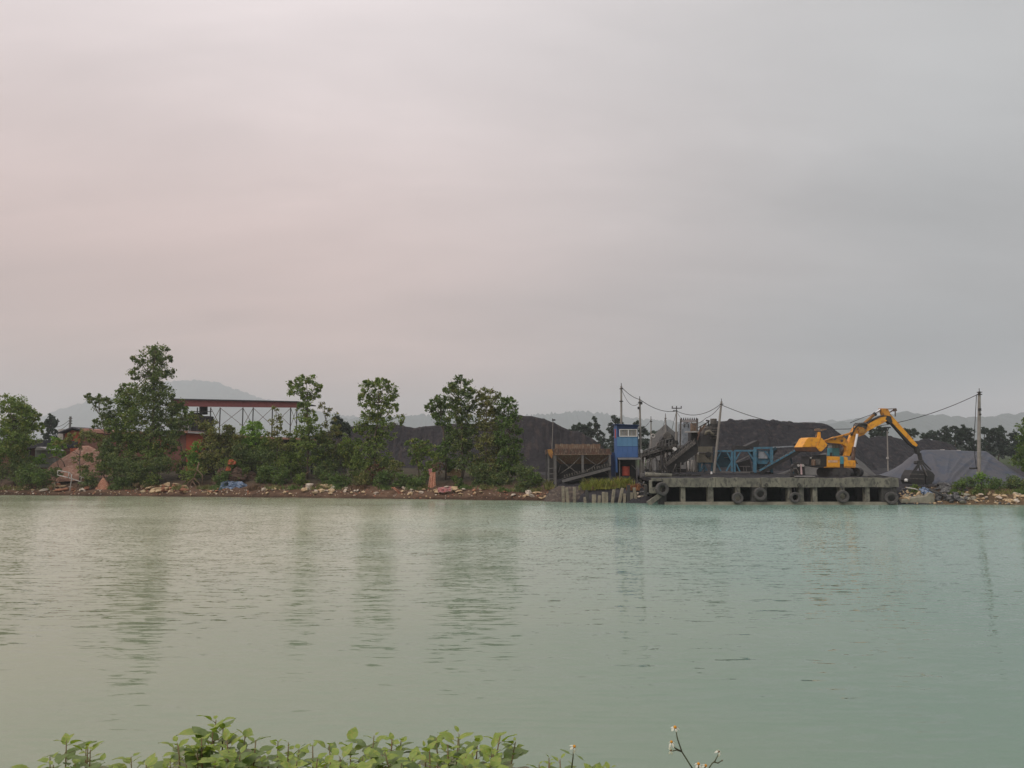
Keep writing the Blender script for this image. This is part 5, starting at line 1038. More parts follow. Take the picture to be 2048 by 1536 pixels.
# ------------------------------------------------------------------ plant between booth and blue frames
def plant():
    Y = 96; a = lambda px, py, y=Y: Q(px, py, y)
    def bm(t, n, x0, y0, x1, y1, w, mat, y=Y, d=None): mb = MB(); mb.beam(a(x0, y0, y), a(x1, y1, y), w, d); return mb.build(n, M[mat], t)
    def pr(t, n, pts, d, mat, y=Y): mb = MB(); mb.prism([a(p, q, y) for p, q in pts], d); return mb.build(n, M[mat], t)
    # conveyor rising right from behind the booth
    t = thing('sloping_conveyor', 'dusty conveyor rising to the right from behind the booth pole', 'conveyor', gpt(1330, Y))
    bm(t, 'belt', 1276,908,1330,889,.32,'black',Y+.6,1.0)
    bm(t, 'truss_chord', 1276,914,1352,889,.28,'machine',Y,.2); bm(t, 'truss_chord', 1276,908,1345,884,.14,'machine',Y-.05,.15)
    for x in range(1282, 1342, 7): bm(t, 'truss_web', x, 911-(x-1276)*.33, x+3.5, 905-(x-1276)*.33, .1, 'steel_grey', Y-.1)
    bm(t, 'lower_tube', 1283,918,1350,897,.5,'machine',Y+1.5,.5)
    for x, yt in ((1287,912),(1300,905),(1322,902),(1328,899),(1335,897)): q = a(x, yt, Y+.5); mb = MB(); mb.beam(q, (q[0]-.1, q[1], 2.3), .18); mb.build('leg', M['machine'], t)
    for x0,y0,x1,y1 in ((1300,922,1322,903),(1303,905,1320,928),(1322,922,1336,944),(1337,900,1324,942),(1326,918,1338,945),(1287,930,1300,945)): bm(t, 'brace', x0,y0,x1,y1,.11,'machine',Y+.4)
    # guard rails with clutter on the head
    pr(t, 'head_casing', ((1313,893),(1316,885),(1326,881),(1332,884),(1334,893),(1326,897)), 1.2, 'machine', Y-.4)
    for x in (1318,1324,1330,1337,1343): bm(t, 'rail_post', x,892,x+1.5,880,.09,'steel_grey',Y-.5)
    bm(t, 'rail', 1312,884,1345,876,.1,'steel_grey',Y-.5)
    mb = MB()
    for q in range(16): mb.box(a(random.uniform(1300,1345), 0, Y+3)*[1,1,0]+[0,0,random.uniform(2.6,5)], (random.uniform(.3,1.4), .8, random.uniform(.3,1.4)), np.array(Matrix.Rotation(random.uniform(-.5,.5), 3, 'Y')))
    mb.build('lower_machinery', M['steel_dark'], t)
    # crusher lump
    t = thing('crusher', 'dark dusty crusher housing on top of the sloping conveyor', 'crusher', a(1338, 900, Y+2))
    pr(t, 'housing', ((1322,880),(1326,873),(1334,868),(1342,868),(1347,873),(1352,884),(1345,890),(1328,890)), 1.6, 'steel_dark', Y+1)
    mb = MB(); c = a(1334, 872, Y+.8); mb.tube([c-[0,.3,0], c+[0,.3,0]], .5, 18); mb.build('flywheel', M['machine'], t)
    pr(t, 'motor', ((1345,889),(1345,881),(1356,881),(1358,889)), 1.0, 'black', Y+.6)
    mb = MB(); c = a(1349, 898, Y-.8); mb.tube([c-[0,.3,0], c+[0,.2,0]], .22, 12); mb.build('lamp', M['white'], t)
    for x in (1326,1334,1343,1352): q = a(x, 888, Y+1.5); mb = MB(); mb.beam(q, (q[0], q[1], 2.4), .2); mb.build('leg', M['machine'], t)
    bm(t, 'platform', 1318,899,1360,896,.16,'machine',Y+.5,1.4)
    # spoil mound, pale green
    tag(mound('sand_heap', [(1300,880),(1310,868),(1320,858),(1331,848),(1340,856),(1352,866),(1362,858),(1372,850),(1384,866),(1398,880)], 124, 5, M['gravel'], seed=71, rough=.2, base=2.6), 'pointed pale olive sand heap behind the masts and the crusher', 'sand heap')
    # steep chute
    t = thing('steep_chute', 'wide steep black belt chute climbing right to the beige machine', 'conveyor', gpt(1365, Y-1)); Yc = Y-1.2
    pr(t, 'side_plate', ((1334,930),(1331,936),(1342,945),(1396,905),(1396,880),(1390,884)), .12, 'black', Yc+.2)
    bm(t, 'upper_flange', 1333,929,1390,884,.42,'machine',Yc,.25); bm(t, 'belt', 1331,922,1380,884,.3,'steel_dark',Yc+1.2,1.1)
    bm(t, 'far_flange', 1330,921,1368,893,.25,'machine',Yc+2.0,.2)
    for i in range(9): x = 1338+i*6; bm(t, 'rib', x, 923-(i*4.7), x+3.5, 914-(i*4.7), .1, 'machine', Yc+.1)
    for x0,y0,xb in ((1340,930,1339),(1352,922,1352),(1374,905,1374),(1392,890,1391)): q = a(x0, y0, Yc+.6); r = a(xb, 940, Yc+.6); mb = MB(); mb.beam(q, (r[0], q[1], 2.4), .16); mb.build('leg', M['machine'], t)
    for x in (1382,1387): bm(t, 'prop', x-1, 920, x+1, 943, .28, 'dirty_white', Yc+1.0)
    pr(t, 'base_skid', ((1338,946),(1338,937),(1360,938),(1388,938),(1392,946)), 1.6, 'steel_dark', Yc+1)
    bm(t, 'skid_rail', 1338,936.5,1360,937,.12,'steel_grey',Yc+.9)
    # pale silo behind
    t = thing('pale_silo', 'tall pale grey-blue silo block behind the switch frame', 'silo', gpt(1374, 106)); pale = M['silo']
    mb = MB(); mb.prism([a(p, q, 106) for p, q in ((1364,890),(1364,848),(1370,843),(1380,845),(1384,852),(1384,872),(1377,890))], 2.4); mb.build('body', pale, t)
    for x in (1368, 1376): pr(t, 'slot', ((x,855),(x,848),(x+1.5,848),(x+1.5,855)), .1, 'steel_dark', 105.9)
    bm(t, 'ladder', 1381,887,1381,864,.25,'dirty_white',105.7)
    # screen house
    t = thing('screen_house', 'dark boxy screening machine above the head of the steep chute', 'machine', gpt(1392, 99))
    pr(t, 'body', ((1383,892),(1383,864),(1396,864),(1396,888)), 2, 'steel_dark', 99.5); bm(t, 'deck', 1371,864,1402,864,.12,'dirty_white',99,1.0)
    pr(t, 'rusty_box', ((1384,862),(1384,846),(1393,846),(1394,862)), 1, 'rust_pale', 102.5)
    bm(t, 'inclined_pipe', 1396,868,1412,847,.22,'rust_pale',98.5); bm(t, 'inclined_pipe', 1397,855,1418,843,.12,'steel_dark',98.4); bm(t, 'inclined_pipe', 1395,880,1402,852,.16,'rust',98.3)
    bm(t, 'hood', 1412,841,1419,842,.2,'steel_dark',98.6); bm(t, 'post', 1417,843,1416,862,.14,'steel_dark',98.6)
    # beige machine
    t = thing('beige_machine', 'tall dusty beige bin with dark drums on top, left of the leaning pole', 'machine', gpt(1412, 98)); Yb = 97.5
    for i in range(5): x0 = 1397+i*5.6; pr(t, 'bin_panel', ((x0,925),(x0,894),(x0+5.4,894),(x0+5.4,925)), .1+.04*(i % 2), 'olive_steel', Yb)
    pr(t, 'bin', ((1397.5,925),(1397.5,893),(1425,893),(1425,925)), 2.2, 'olive_steel', Yb+.2)
    bm(t, 'seam', 1396.5,905,1425.5,905,.16,'machine',Yb-.05)
    pr(t, 'upper_housing', ((1402,893),(1402,872),(1412,867),(1434,867),(1436,893)), 2.0, 'steel_dark', Yb+.5)
    pr(t, 'upper_housing', ((1408,868),(1410,856),(1420,852),(1434,854),(1434,867)), 1.6, 'machine', Yb+.8)
    mb = MB(); c = a(1427, 842, Yb+1.4); mb.tube([c-[.0,0,.9], c+[0,0,.3]], [.45,.42], 14); mb.build('drum', M['machine'], t); mb = MB(); mb.tube([a(1427,872,Yb+1.2), a(1427,848,Yb+1.2)], [.55,.55], 14); mb.build('stack', M['steel_dark'], t)
    for i in range(5): bm(t, 'rib', 1420,856+i*5,1436,856+i*5,.12,'machine',Yb+.3)
    mb = MB(); mb.tube([a(x, y, Yb-.2) for x, y in ((1411,870),(1413,864),(1418,862),(1423,867),(1428,869))], .2, 8); mb.build('duct', M['olive_steel'], t, smooth=True)
    mb = MB(); c = a(1417, 909, Yb-.2); mb.tube([c-[0,.1,0], c+[0,.2,0]], .35, 14); mb.build('pulley', M['black'], t)
    for x in (1397, 1409, 1425): bm(t, 'post', x,925,x,944,.16,'steel_blue_dark',Yb+.2)
    mb = MB(); c = a(1396.5, 909, Yb-.3); mb.tube([c, c+[0,0,.3]], [.1,.12], 8); mb.build('fitting', M['dirty_white'], t)
    tag(mound('coal_pile', [(1340,951),(1352,946),(1380,944),(1410,945),(1440,947),(1470,948)], 93.5, 1.6, M['coal'], seed=81, rough=.2, base=2.6), 'low spilled coal along the deck below the steep chute', 'coal heap')
tag(mound('coal_pile', [(1352,957.5),(1380,955),(1430,953),(1480,954),(1530,953.5),(1580,956.5),(1590,957.5)], 84.6, 1.5, M['coal'], seed=83, rough=.12, base=2.83, gully=.05), 'low spilled coal along the front edge of the quay deck', 'coal heap')
tag(mound('coal_pile', [(1636,957.5),(1660,953),(1690,951),(1720,953),(1760,955),(1785,957.5)], 85.2, 1.4, M['coal'], seed=85, rough=.12, base=2.83, gully=.05), 'low spilled coal on the deck in front of the excavator tracks', 'coal heap')
M['silo'] = material('pale_blue_grey_sheet', (.34,.38,.41), (.24,.27,.30), 1, .7, c3=(.18,.20,.22))
plant()

def clutter():
    Y = 94.5; a = lambda px, py, y=Y: Q(px, py, y); t = thing('pipe_scaffold', 'tangle of thin bent pipes and props below the sloping conveyor', 'scaffold', gpt(1310, Y))
    rr = random.Random(4)
    for x0,y0,x1,y1,w,m in ((1288,945,1290,915,.10,'dirty_white'),(1293,946,1296,920,.08,'machine'),(1290,926,1300,922,.08,'dirty_white'),(1297,945,1299,918,.08,'steel_grey'),(1303,950,1303,922,.12,'machine'),(1308,948,1300,925,.09,'steel_grey'),(1314,950,1312,918,.12,'steel_dark'),(1321,950,1316,922,.10,'machine'),(1328,950,1322,915,.12,'steel_dark'),(1334,950,1332,905,.13,'machine'),(1337,950,1328,930,.09,'steel_grey'),(1345,948,1352,928,.09,'machine'),(1361,950,1362,925,.10,'machine'),(1378,944,1376,922,.14,'dirty_white'),(1384,944,1384,920,.14,'pole'),(1389,945,1390,922,.10,'machine')):
        mb = MB(); mb.tube([a(x0,y0), a((x0+x1)/2+rr.uniform(-1.2,1.2),(y0+y1)/2), a(x1,y1)], w*.6, 6); mb.build('pipe', M[m], t, smooth=True)
    for x,y,w,h in ((1294,940,7,5),(1306,944,8,5),(1318,942,9,7),(1330,946,8,4),(1349,946,10,4)):
        mb = MB(); c = a(x,y); k = mpp(Y); mb.box(c, (w*k, .7, h*k), np.array(Matrix.Rotation(rr.uniform(-.2,.2), 3, 'Y'))); mb.build('scrap_block', M[rr.choice(['machine','steel_dark','concrete_dark'])], t, bevel=.04)
clutter()
def blue_plant():
    Y = 98; a = lambda px, py, y=Y: Q(px, py, y)
    def bm(t, n, x0, y0, x1, y1, w, mat='steel_blue', y=Y, d=None): mb = MB(); mb.beam(a(x0, y0, y), a(x1, y1, y), w, d); return mb.build(n, M[mat], t)
    def pr(t, n, pts, d, mat, y=Y): mb = MB(); mb.prism([a(p, q, y) for p, q in pts], d); return mb.build(n, M[mat], t)
    def frame(label, x0, x1, yt, yb, diag, extra=()):
        t = thing('steel_frame', label, 'steel frame', a((x0+x1)/2, yb), 'blue steel frames on the quay')
        for k, yy in enumerate((Y, Y+2.4)):
            m = 'steel_blue' if k == 0 else 'steel_blue_dark'
            bm(t, 'chord', x0, yt, x1, yt, .22, m, yy); bm(t, 'chord', x0, yb, x1, yb, .22, 'steel_grey' if k == 0 else m, yy)
            for x in (x0, x1): bm(t, 'post', x, yt+.9, x, yb-.9, .24, m, yy)
            for (p, q, r, s) in diag: bm(t, 'diagonal', p, q, r, s, .15, m, yy+.02)
        for e in extra: bm(t, 'brace', *e)
        return t
    t = frame('left blue steel frame with diamond bracing, beside the leaning pole', 1430, 1463.5, 902, 944, [(1442,903,1432,923),(1453,903,1463,922),(1463,924,1452,943),(1432,924,1442,943)])
    pr(t, 'tank', ((1433,935),(1433,905),(1460,905),(1460,935)), 1.5, 'steel_blue_dark', Y+.6)
    bm(t, 'inner_rail', 1448,915,1458,915,.08,'steel_grey',Y+.4)
    t = frame('small blue trestle under the beige machine', 1400, 1424, 925.5, 944, [(1402,943,1408,927),(1408,927,1414,943)])
    t = frame('middle blue steel frame with a sloping bar, left of the blue bin', 1469, 1508, 901.5, 944.5, [(1481,903,1471,920),(1496,903,1507,920),(1471,925,1480,944)], [(1471,925,1498,911,.12,'steel_grey',Y-.1)])
    pr(t, 'inner_machine', ((1474,944),(1474,926),(1500,918),(1504,944)), 1.2, 'steel_dark', Y+1); bm(t, 'inner_rail', 1479,932.5,1500,933,.1,'steel_grey',Y+.3)
    for x in (1487, 1492): bm(t, 'inner_post', x,933,x+1,943,.08,'steel_grey',Y+.3)
    t = thing('blue_bin', 'faded blue feed bin with a dark tilted hood, left of the excavator', 'bin', a(1525, 945))
    pr(t, 'bin', ((1510,900),(1540,902),(1541,916),(1534,928),(1516,928),(1510,916)), 2, 'steel_blue', Y+.3)
    pr(t, 'bin_face', ((1517,902),(1535,904),(1535,917),(1517,917)), .15, 'silo', Y+.12)
    pr(t, 'cone', ((1516,928.3),(1534,928.3),(1530,940),(1520,940)), 1.4, 'steel_blue_dark', Y+.5)
    pr(t, 'hood', ((1490,893),(1515,881),(1519,883),(1517,896),(1500,897)), 1.8, 'steel_dark', Y+.5); pr(t, 'hood', ((1471,900),(1472,891),(1498,893),(1498,900)), 1.8, 'steel_dark', Y+.6)
    for x in (1510, 1543): bm(t, 'post', x, 898, x, 945, .32, 'steel_blue'); bm(t, 'post', x-2, 900, x-2, 944, .25, 'steel_blue_dark', Y+2.4)
    bm(t, 'top_rail', 1508,896,1545,895.5,.25); bm(t, 'top_rail', 1519,896,1590,892.5,.16,'silo',Y+.6); bm(t, 'brace', 1530,903,1541,918,.14)
    bm(t, 'brace', 1545,900,1552,896,.35,'steel_blue_dark'); pr(t, 'side_cover', ((1545,899),(1556,897),(1552,905),(1546,912)), .8, 'steel_dark', Y+.3)
    bm(t, 'skid', 1500,945.5,1546,946,.25,'steel_dark')
    t = thing('blue_conveyor', 'dark blue belt conveyor rising right towards the yellow counterweight', 'conveyor', a(1520, 944)); Yc = Y-1
    for dy in (0, 1.2): bm(t, 'side_frame', 1519,941.5,1601,895,.18,'steel_blue' if dy == 0 else 'steel_dark',Yc+dy,.12); bm(t, 'side_frame', 1522,946,1604,899.5,.42,'black',Yc+dy+.02,.1)
    bm(t, 'belt', 1519,940.5,1602,893.5,.10,'black',Yc+.6,1.0)
    for i in range(8): x = 1532+i*9; y = 934-(x-1532)*.567; bm(t, 'roller', x, y, x-1.5, y-3.5, .1, 'steel_grey', Yc-.05)
    mb = MB(); c = a(1602, 893, Yc+.6); mb.tube([c-[0,.6,0], c+[0,.6,0]], .28, 12); mb.build('head_pulley', M['steel_dark'], t)
    pr(t, 'head_hood', ((1592,887),(1596,883),(1600,890),(1608,885),(1606,896),(1598,896)), .9, 'steel_dark', Yc+.2)
    q = a(1580, 907, Yc+.6); mb = MB(); mb.beam(q, (q[0]+.4, q[1], 2.6), .16); mb.build('leg', M['steel_blue_dark'], t)
blue_plant()

def deck_clutter():
    Y = 84.2; a = lambda px, py, y=Y: Q(px, py, y); zt = 2.86
    t = thing('flatbed_trolley', 'low dark flatbed trolley at the quay edge left of the excavator', 'trolley', (a(1611,955)[0], Y, zt))
    mb = MB(); q0 = a(1591,952.8); q1 = a(1630,952.8); mb.box(((q0[0]+q1[0])/2, Y+.5, q0[2]), (q1[0]-q0[0], 1.2, .06)); mb.build('bed_edge', M['pale_sheet'], t)
    mb = MB(); mb.box(((q0[0]+q1[0])/2+.1, Y+.5, (q0[2]+zt)/2-.02), (q1[0]-q0[0]-.5, 1.1, q0[2]-zt-.02)); mb.build('chassis', M['steel_dark'], t)
    t = thing('winch_engine', 'small engine winch with pale panels on the quay edge', 'machine', (a(1598,955)[0], Y+.8, zt)); Yw = Y+.7
    pr = lambda n, pts, d, mat, y=Yw: (lambda mb: (mb.prism([a(p, q, y) for p, q in pts], d), mb.build(n, M[mat], t)))(MB())
    pr('casing', ((1594,950),(1594,925.5),(1608,925.5),(1611,950)), .9, 'black'); pr('panel', ((1601.5,949),(1600.5,928),(1603.5,928),(1605,949)), .08, 'pink', Yw-.12)
    for x in (1597, 1606): mb = MB(); c = a(x, 931, Yw-.1); mb.tube([c-[0,.05,0], c+[0,.1,0]], .14, 12); mb.build('dial', M['dirty_white'], t)
    mb = MB(); mb.tube([a(p, q, Yw-.1) for p, q in ((1584,944),(1587,938),(1592,937),(1596,943),(1598,950))], .09, 6); mb.build('exhaust_pipe', M['machine'], t, smooth=True)
    mb = MB(); mb.tube([a(1582,952,Yw), a(1584,938,Yw)], .18, 8); mb.box(a(1587, 952, Yw), (.5,.5,.5)); mb.build('hand_brake', M['steel_dark'], t)
    mb = MB(); c = a(1588, 933, Yw+.2); mb.tube([c-[0,.3,0], c+[0,.3,0]], .3, 14); mb.build('drum', M['steel_dark'], t)
    mb = MB()
    for px in (1339,1352,1366,1378,1392): q = a(px+random.uniform(-2,2), 951, 87.5+random.uniform(0,2)); mb.box((q[0], q[1], zt+.12), (random.uniform(.4,1.1), .5, random.uniform(.15,.3)), np.array(Matrix.Rotation(random.uniform(-.2,.2), 3, 'Y')))
    tag(mb.build('scrap_planks', M['black']), 'dark scrap timber lying on the left part of the deck', 'scrap')
    mb = MB(); c = a(1423, 945, 93); mb.tube([c-[0,0,.2], c+[0,0,.12]], [.12,.1], 8); tag(mb.build('white_can', M['white']), 'small white can at the foot of the leaning pole', 'can')
    mb = MB(); c = a(1812, 959, 85.5); mb.tube([c-[0,0,.25], c+[0,0,.03], c+[0,0,.1]], [.2,.17,.07], 12); tag(mb.build('white_bucket', M['white'], smooth=True), 'upturned white bucket left of the grab', 'bucket')
    mb = MB(); mb.tube([a(1740,955,85), a(1752,953,85), a(1765,955,85), a(1778,957.5,85)], .09, 6); mb.tube([a(1735,953,85.4), a(1760,951,85.4), a(1786,956,85.4)], .06, 6); tag(mb.build('mooring_rope', M['steel_dark'], smooth=True), 'thick dark rope lying on the right end of the deck', 'rope')
    # broken concrete slab and blue sheet on the right bank
    t = thing('broken_slab', 'long pale broken concrete slab at the water right of the quay', 'concrete slab', a(1832, 1003, 82.4)); 
    mb = MB(); mb.prism([a(p, q, 82.2) for p, q in ((1803,1006),(1805,999),(1830,995),(1852,993),(1860,985),(1868,987),(1870,1003),(1864,1008),(1830,1006))], 1.3); mb.build('slab', M['concrete_pale'], t, bevel=.05)
    mb = MB(); mb.beam(a(1848,975,83.6), a(1893,993,82.4), .22, .3); tag(mb.build('concrete_beam', M['concrete_dark'], bevel=.03), 'narrow grey beam lying slantwise across the dark rip-rap', 'beam')
    drape('blue_sheet', 'faded blue plastic sheet caught in the rip-rap', 'sheet', [(1840,976),(1850,974),(1862,980)], [(1843,988),(1852,992),(1866,988)], 83.3, 'blue_tarp', 15, .12, 12, 8, dy=.6)
    mb = MB(); mb.tube([a(1812,975,84), a(1830,978,83.8), a(1845,984,83.6)], .08, 5); tag(mb.build('driftwood', M['dirty_white'], smooth=True), 'thin bleached pole lying on the stones by the quay corner', 'driftwood')
deck_clutter()

# ------------------------------------------------------------------ balance-arm excavator
M['cw_base'] = material('dark_brown_paint', (.13,.055,.025), (.08,.04,.025), 1.5, .7)  # dark brown band along the bottom of the counterweight
def excavator():
    Y = 87.6; a = lambda px, py, y=Y: Q(px, py, y); zt = 2.86
    t = thing('excavator', 'large yellow balance-arm crane excavator on tracks with raised counterweight box', 'excavator', (a(1684,953)[0], Y, zt))
    def pr(n, pts, d, mat, y=Y, bev=.03, par=t):
        mb = MB(); mb.prism([a(p, q, y) for p, q in pts], d); return mb.build(n, M[mat], par, bevel=bev)
    def cyl(n, x0, y0, x1, y1, r, mat, y=Y, par=t, nn=12): mb = MB(); mb.tube([a(x0, y0, y), a(x1, y1, y)], r, nn); return mb.build(n, M[mat], par, smooth=False)
    # crawler, turned about 50 degrees to the house
    cx = a(1680, 945)[0]; ang = R(-50); Rm = np.array(Matrix.Rotation(ang, 3, 'Z'))
    Ht = 1.0; Lt = 3.9
    for s in (-1, 1):
        prof = []; n = 12
        for i in range(n+1): b = -math.pi/2+math.pi*i/n; prof.append((Lt/2-.45+.5*math.cos(b), Ht/2+.5*math.sin(b)))
        for i in range(n+1): b = math.pi/2+math.pi*i/n; prof.append((-Lt/2+.45+.5*math.cos(b), Ht/2+.5*math.sin(b)))
        mb = MB(); F0 = [np.array([u, s*1.25-.33, w]) for u, w in prof]; B0 = [p+np.array([0, .66, 0]) for p in F0]; m = len(prof)
        P = [Rm@p+np.array([cx, Y, zt]) for p in F0+B0]
        mb.add(P, [tuple(range(m)), tuple(range(2*m-1, m-1, -1))]+[(i, m+i, m+(i+1) % m, (i+1) % m) for i in range(m)]); tr = mb.build('track', M['track'], t)
        # shoes
        mb = MB(); path = [np.array(p) for p in prof]+[np.array(prof[0])]; acc = 0
        for i in range(len(path)-1):
            seg = path[i+1]-path[i]; l = np.linalg.norm(seg); k = max(1, int(l/.2))
            for j in range(k):
                c = path[i]+seg*(j+.5)/k; th = math.atan2(seg[1], seg[0]); Ml = Rm@np.array(Matrix.Rotation(-th, 3, 'Y')); mb.box(Rm@np.array([c[0], s*1.25, c[1]])+np.array([cx, Y, zt]), (.14, .72, .07), Ml)
        mb.build('track_shoes', M['track'], tr)
        for u in (-1.35, -.45, .45, 1.35):
            c = Rm@np.array([u, s*1.25-.36 if True else 0, .42])+np.array([cx, Y, zt]); d = Rm@np.array([0, .05, 0]); mb = MB(); mb.tube([c-d, c+d], .24, 12); mb.build('roller', M['track'], tr)
    mb = MB(); mb.box((cx, Y, zt+.6), (2.2, 1.8, .5), Rm); mb.build('undercarriage', M['black'], t)
    mb = MB(); mb.tube([(cx+.2, Y, zt+.8), (cx+.2, Y, zt+1.15)], 1.0, 24); mb.build('slewing_ring', M['black'], t)
    # house
    z0 = 935; Yh = Y-1.2
    pr('house_body', ((1654,934),(1654,912.5),(1680,913.5),(1680,934)), 2.6, 'yellow', Yh)
    pr('teal_stripe', ((1680.3,928),(1680.3,912.8),(1687.7,913.2),(1687.7,928)), 2.62, 'teal', Yh-.03)
    pr('lower_stripe', ((1680.3,936),(1680.3,928.2),(1687.7,928.2),(1687.7,936)), 2.5, 'steel_dark', Yh)
    pr('front_box', ((1688,933.5),(1688,913),(1695,914),(1696,920.5),(1711,921),(1712,933.5)), 2.2, 'yellow', Yh)
    pr('base_plate', ((1640,935.6),(1652,933.8),(1711,934),(1711,936)), 2.4, 'yellow_worn', Yh+.05)
    o = pr('lettering', ((1656.5,925),(1656.5,920.5),(1658.6,920.5),(1658.6,925)), .02, 'lettering', Yh-.03, 0)
    for i in range(1, 7): c = o.copy(); C.objects.link(c); c.location.x += i*.157
    pr('engine_bay', ((1619,931),(1619,913.5),(1640,914),(1640,909.5),(1653,909),(1653.8,933),(1640,935)), 2.3, 'black', Yh+.1)
    pr('engine_frame', ((1617.5,929.5),(1617.5,912.5),(1619,912.5),(1619,929.5)), 2.4, 'steel_dark', Yh)
    pr('engine', ((1624,931),(1624,919),(1631,919),(1631,931)), .25, 'rust_pale', Yh-.12)
    pr('side_panel', ((1632,930),(1632,918),(1641,918),(1641,930)), .15, 'machine', Yh-.03); pr('lamp', ((1620,917),(1620,914.5),(1623.5,914.5),(1623.5,917)), .1, 'dirty_white', Yh-.1)
    pr('bumper', ((1616,931.5),(1616,929.5),(1648,934),(1648,936)), .4, 'steel_dark', Yh-.1)
    cyl('exhaust', 1662,913,1662,905,.10,'steel_dark',Yh+1)
    for p, q in ((1655,1680),(1688,1696)): mb = MB(); mb.beam(a(p,911.5,Yh+.05), a(q,912.5,Yh+.05), .07); mb.build('edge_trim', M['rust'], t)
    mb = MB(); mb.tube([a(x, y, Yh+.3) for x, y in ((1661,911),(1661,906),(1666,906),(1666,911))], .03, 5); mb.build('handrail', M['steel_dark'], t)
    pr('step', ((1713,922),(1711,919),(1716,927),(1717,928)), .5, 'dirty_white', Yh+.2, 0)
    # cab
    cab = pr('cab', ((1665,911.5),(1665,896),(1678.5,896),(1679.5,911.5)), 1.5, 'teal', Y+.4)
    pr('cab_glass', ((1665.8,895.7),(1665.8,888.8),(1677.5,888.8),(1678,895.7)), 1.4, 'glass', Y+.45, 0, cab)
    for x in (1665.4, 1671.5, 1678.2): mb = MB(); mb.beam(a(x,896,Y+.38), a(x,888.5,Y+.38), .07, .1); mb.build('pillar', M['steel_grey'], cab)
    pr('cab_roof', ((1664.5,888.7),(1664.5,887.6),(1679,887.6),(1679,888.7)), 1.6, 'steel_grey', Y+.35, 0, cab)
    # A-frame and inner struts
    A = t
    pr('vertical_arm', ((1690.5,912),(1699.5,912),(1705,900),(1709.5,886),(1712.5,871),(1703.5,869),(1698.5,884)), .75, 'yellow', Y-.6)
    pr('vertical_arm_side', ((1699.6,912),(1702.5,912.3),(1708,899),(1712.5,884),(1714,872),(1712.6,871),(1709.6,886),(1705.1,900)), .6, 'steel_dark', Y-.5, 0)
    pr('rear_strut', ((1681,911),(1689,911),(1696,893),(1691,889)), .6, 'rust', Y+.9)
    cyl('lift_cylinder', 1705,921,1708.5,894,.22,'rust',Y-.9); cyl('lift_rod', 1709.5,894,1714.5,868,.13,'chrome',Y-.9)
    # balance link curved arm from the counterweight
    pr('balance_arm', ((1650,881.5),(1670,873.5),(1682,873),(1690,875.5),(1695,881),(1698,888),(1697,899),(1694,906),(1692,893),(1686,888.5),(1674,886.5),(1660,886),(1653,884)), .7, 'yellow', Y-.7)
    pr('balance_rod', ((1649,882),(1650,879.6),(1702,864.6),(1704,868.4),(1668,877.5)), .3, 'yellow_worn', Y-1.0)
    for x, y in ((1670,877.5),(1684,881.5),(1703,866.5)): mb = MB(); c = a(x, y, Y-1.05); mb.tube([c-[0,.06,0], c+[0,.1,0]], .14, 12); mb.build('pin', M['rust'], t)
    # counterweight box
    front = [(1603.5,894.5),(1607,889),(1614,877),(1618,875),(1641,875),(1635.5,890),(1632.5,894.5)]
    mb = MB(); mb.prism([a(p, q, Y-1.5) for p, q in front], 2.4); cw = mb.build('counterweight', M['yellow'], t, bevel=.06)
    mb = MB(); fr = [(1641,875),(1644,876),(1655,889),(1654,892),(1643.5,903),(1639.5,902.5),(1632.7,894.5),(1635.7,890)]
    mb.prism([a(p, q, Y-1.55) for p, q in fr], 2.45); mb.build('counterweight_end', M['yellow'], cw, bevel=.05)
    mb = MB(); mb.prism([a(p, q, Y-1.52) for p, q in ((1604,894.8),(1632.6,894.8),(1639.3,902.8),(1630,904),(1606,902.5))], 2.42); mb.build('counterweight_base', M['cw_base'], cw, bevel=.03)
    mb = MB(); mb.beam(a(1636,890.5,Y-1.58), a(1641.5,876,Y-1.58), .05, .03); mb.build('weld_seam', M['yellow_worn'], cw)
    m = pr('mast', ((1634.5,875),(1636,864),(1641,864),(1642,875)), .5, 'yellow', Y-.7); pr('mast_side', ((1632.5,873.5),(1634.2,875),(1635.8,863),(1634.5,863)), .3, 'rust', Y-.6, 0, m)
    pr('mast_head', ((1632,861.5),(1632,857.5),(1640,856.5),(1641,859),(1653,857.5),(1653,859.5),(1641,862.5)), .5, 'rust_pale', Y-.7, .02, m)
    # boom
    pr('boom', ((1704,868),(1709,857),(1716,850),(1731,851),(1736,862),(1728,870),(1716,874),(1709,872)), .85, 'yellow_worn', Y-.7)
    boom = pr('boom', ((1731.5,851),(1760,834.5),(1771,832.5),(1778,837),(1774,842),(1735.5,862.5)), .75, 'yellow', Y-.65)
    pr('boom_edge', ((1720,853.5),(1721,850.5),(1765,830.5),(1776,831.5),(1771,832.6),(1760,834.2)), .8, 'steel_dark', Y-.68, 0, boom)
    pr('pivot_plate', ((1714,852),(1718,845.5),(1731,844.5),(1735,851),(1733,859),(1726,855)), .95, 'machine', Y-.75); pr('pivot_cap', ((1716,862),(1722,855),(1732,859),(1730,866),(1720,868)), .2, 'rust_yellow', Y-.82)
    mb = MB()
    for k in range(6): mb.tube([a(x+random.uniform(-2,2), y+random.uniform(-1.5,1.5), Y-.85) for x, y in ((1702,872),(1708,858),(1716,850),(1726,848),(1735,851))], .045, 5)
    mb.tube([a(x, y, Y-.8) for x, y in ((1707,859),(1707,850),(1711,846),(1716,848))], .035, 5); mb.build('hoses', M['black'], t, smooth=True)
    cyl('arm_cylinder', 1729,846,1748,829.5,.17,'rust_yellow',Y-.2); cyl('cylinder_collar', 1748,829.5,1751,827,.23,'steel_dark',Y-.2); cyl('arm_rod', 1751,827,1762,818.3,.13,'chrome',Y-.2)
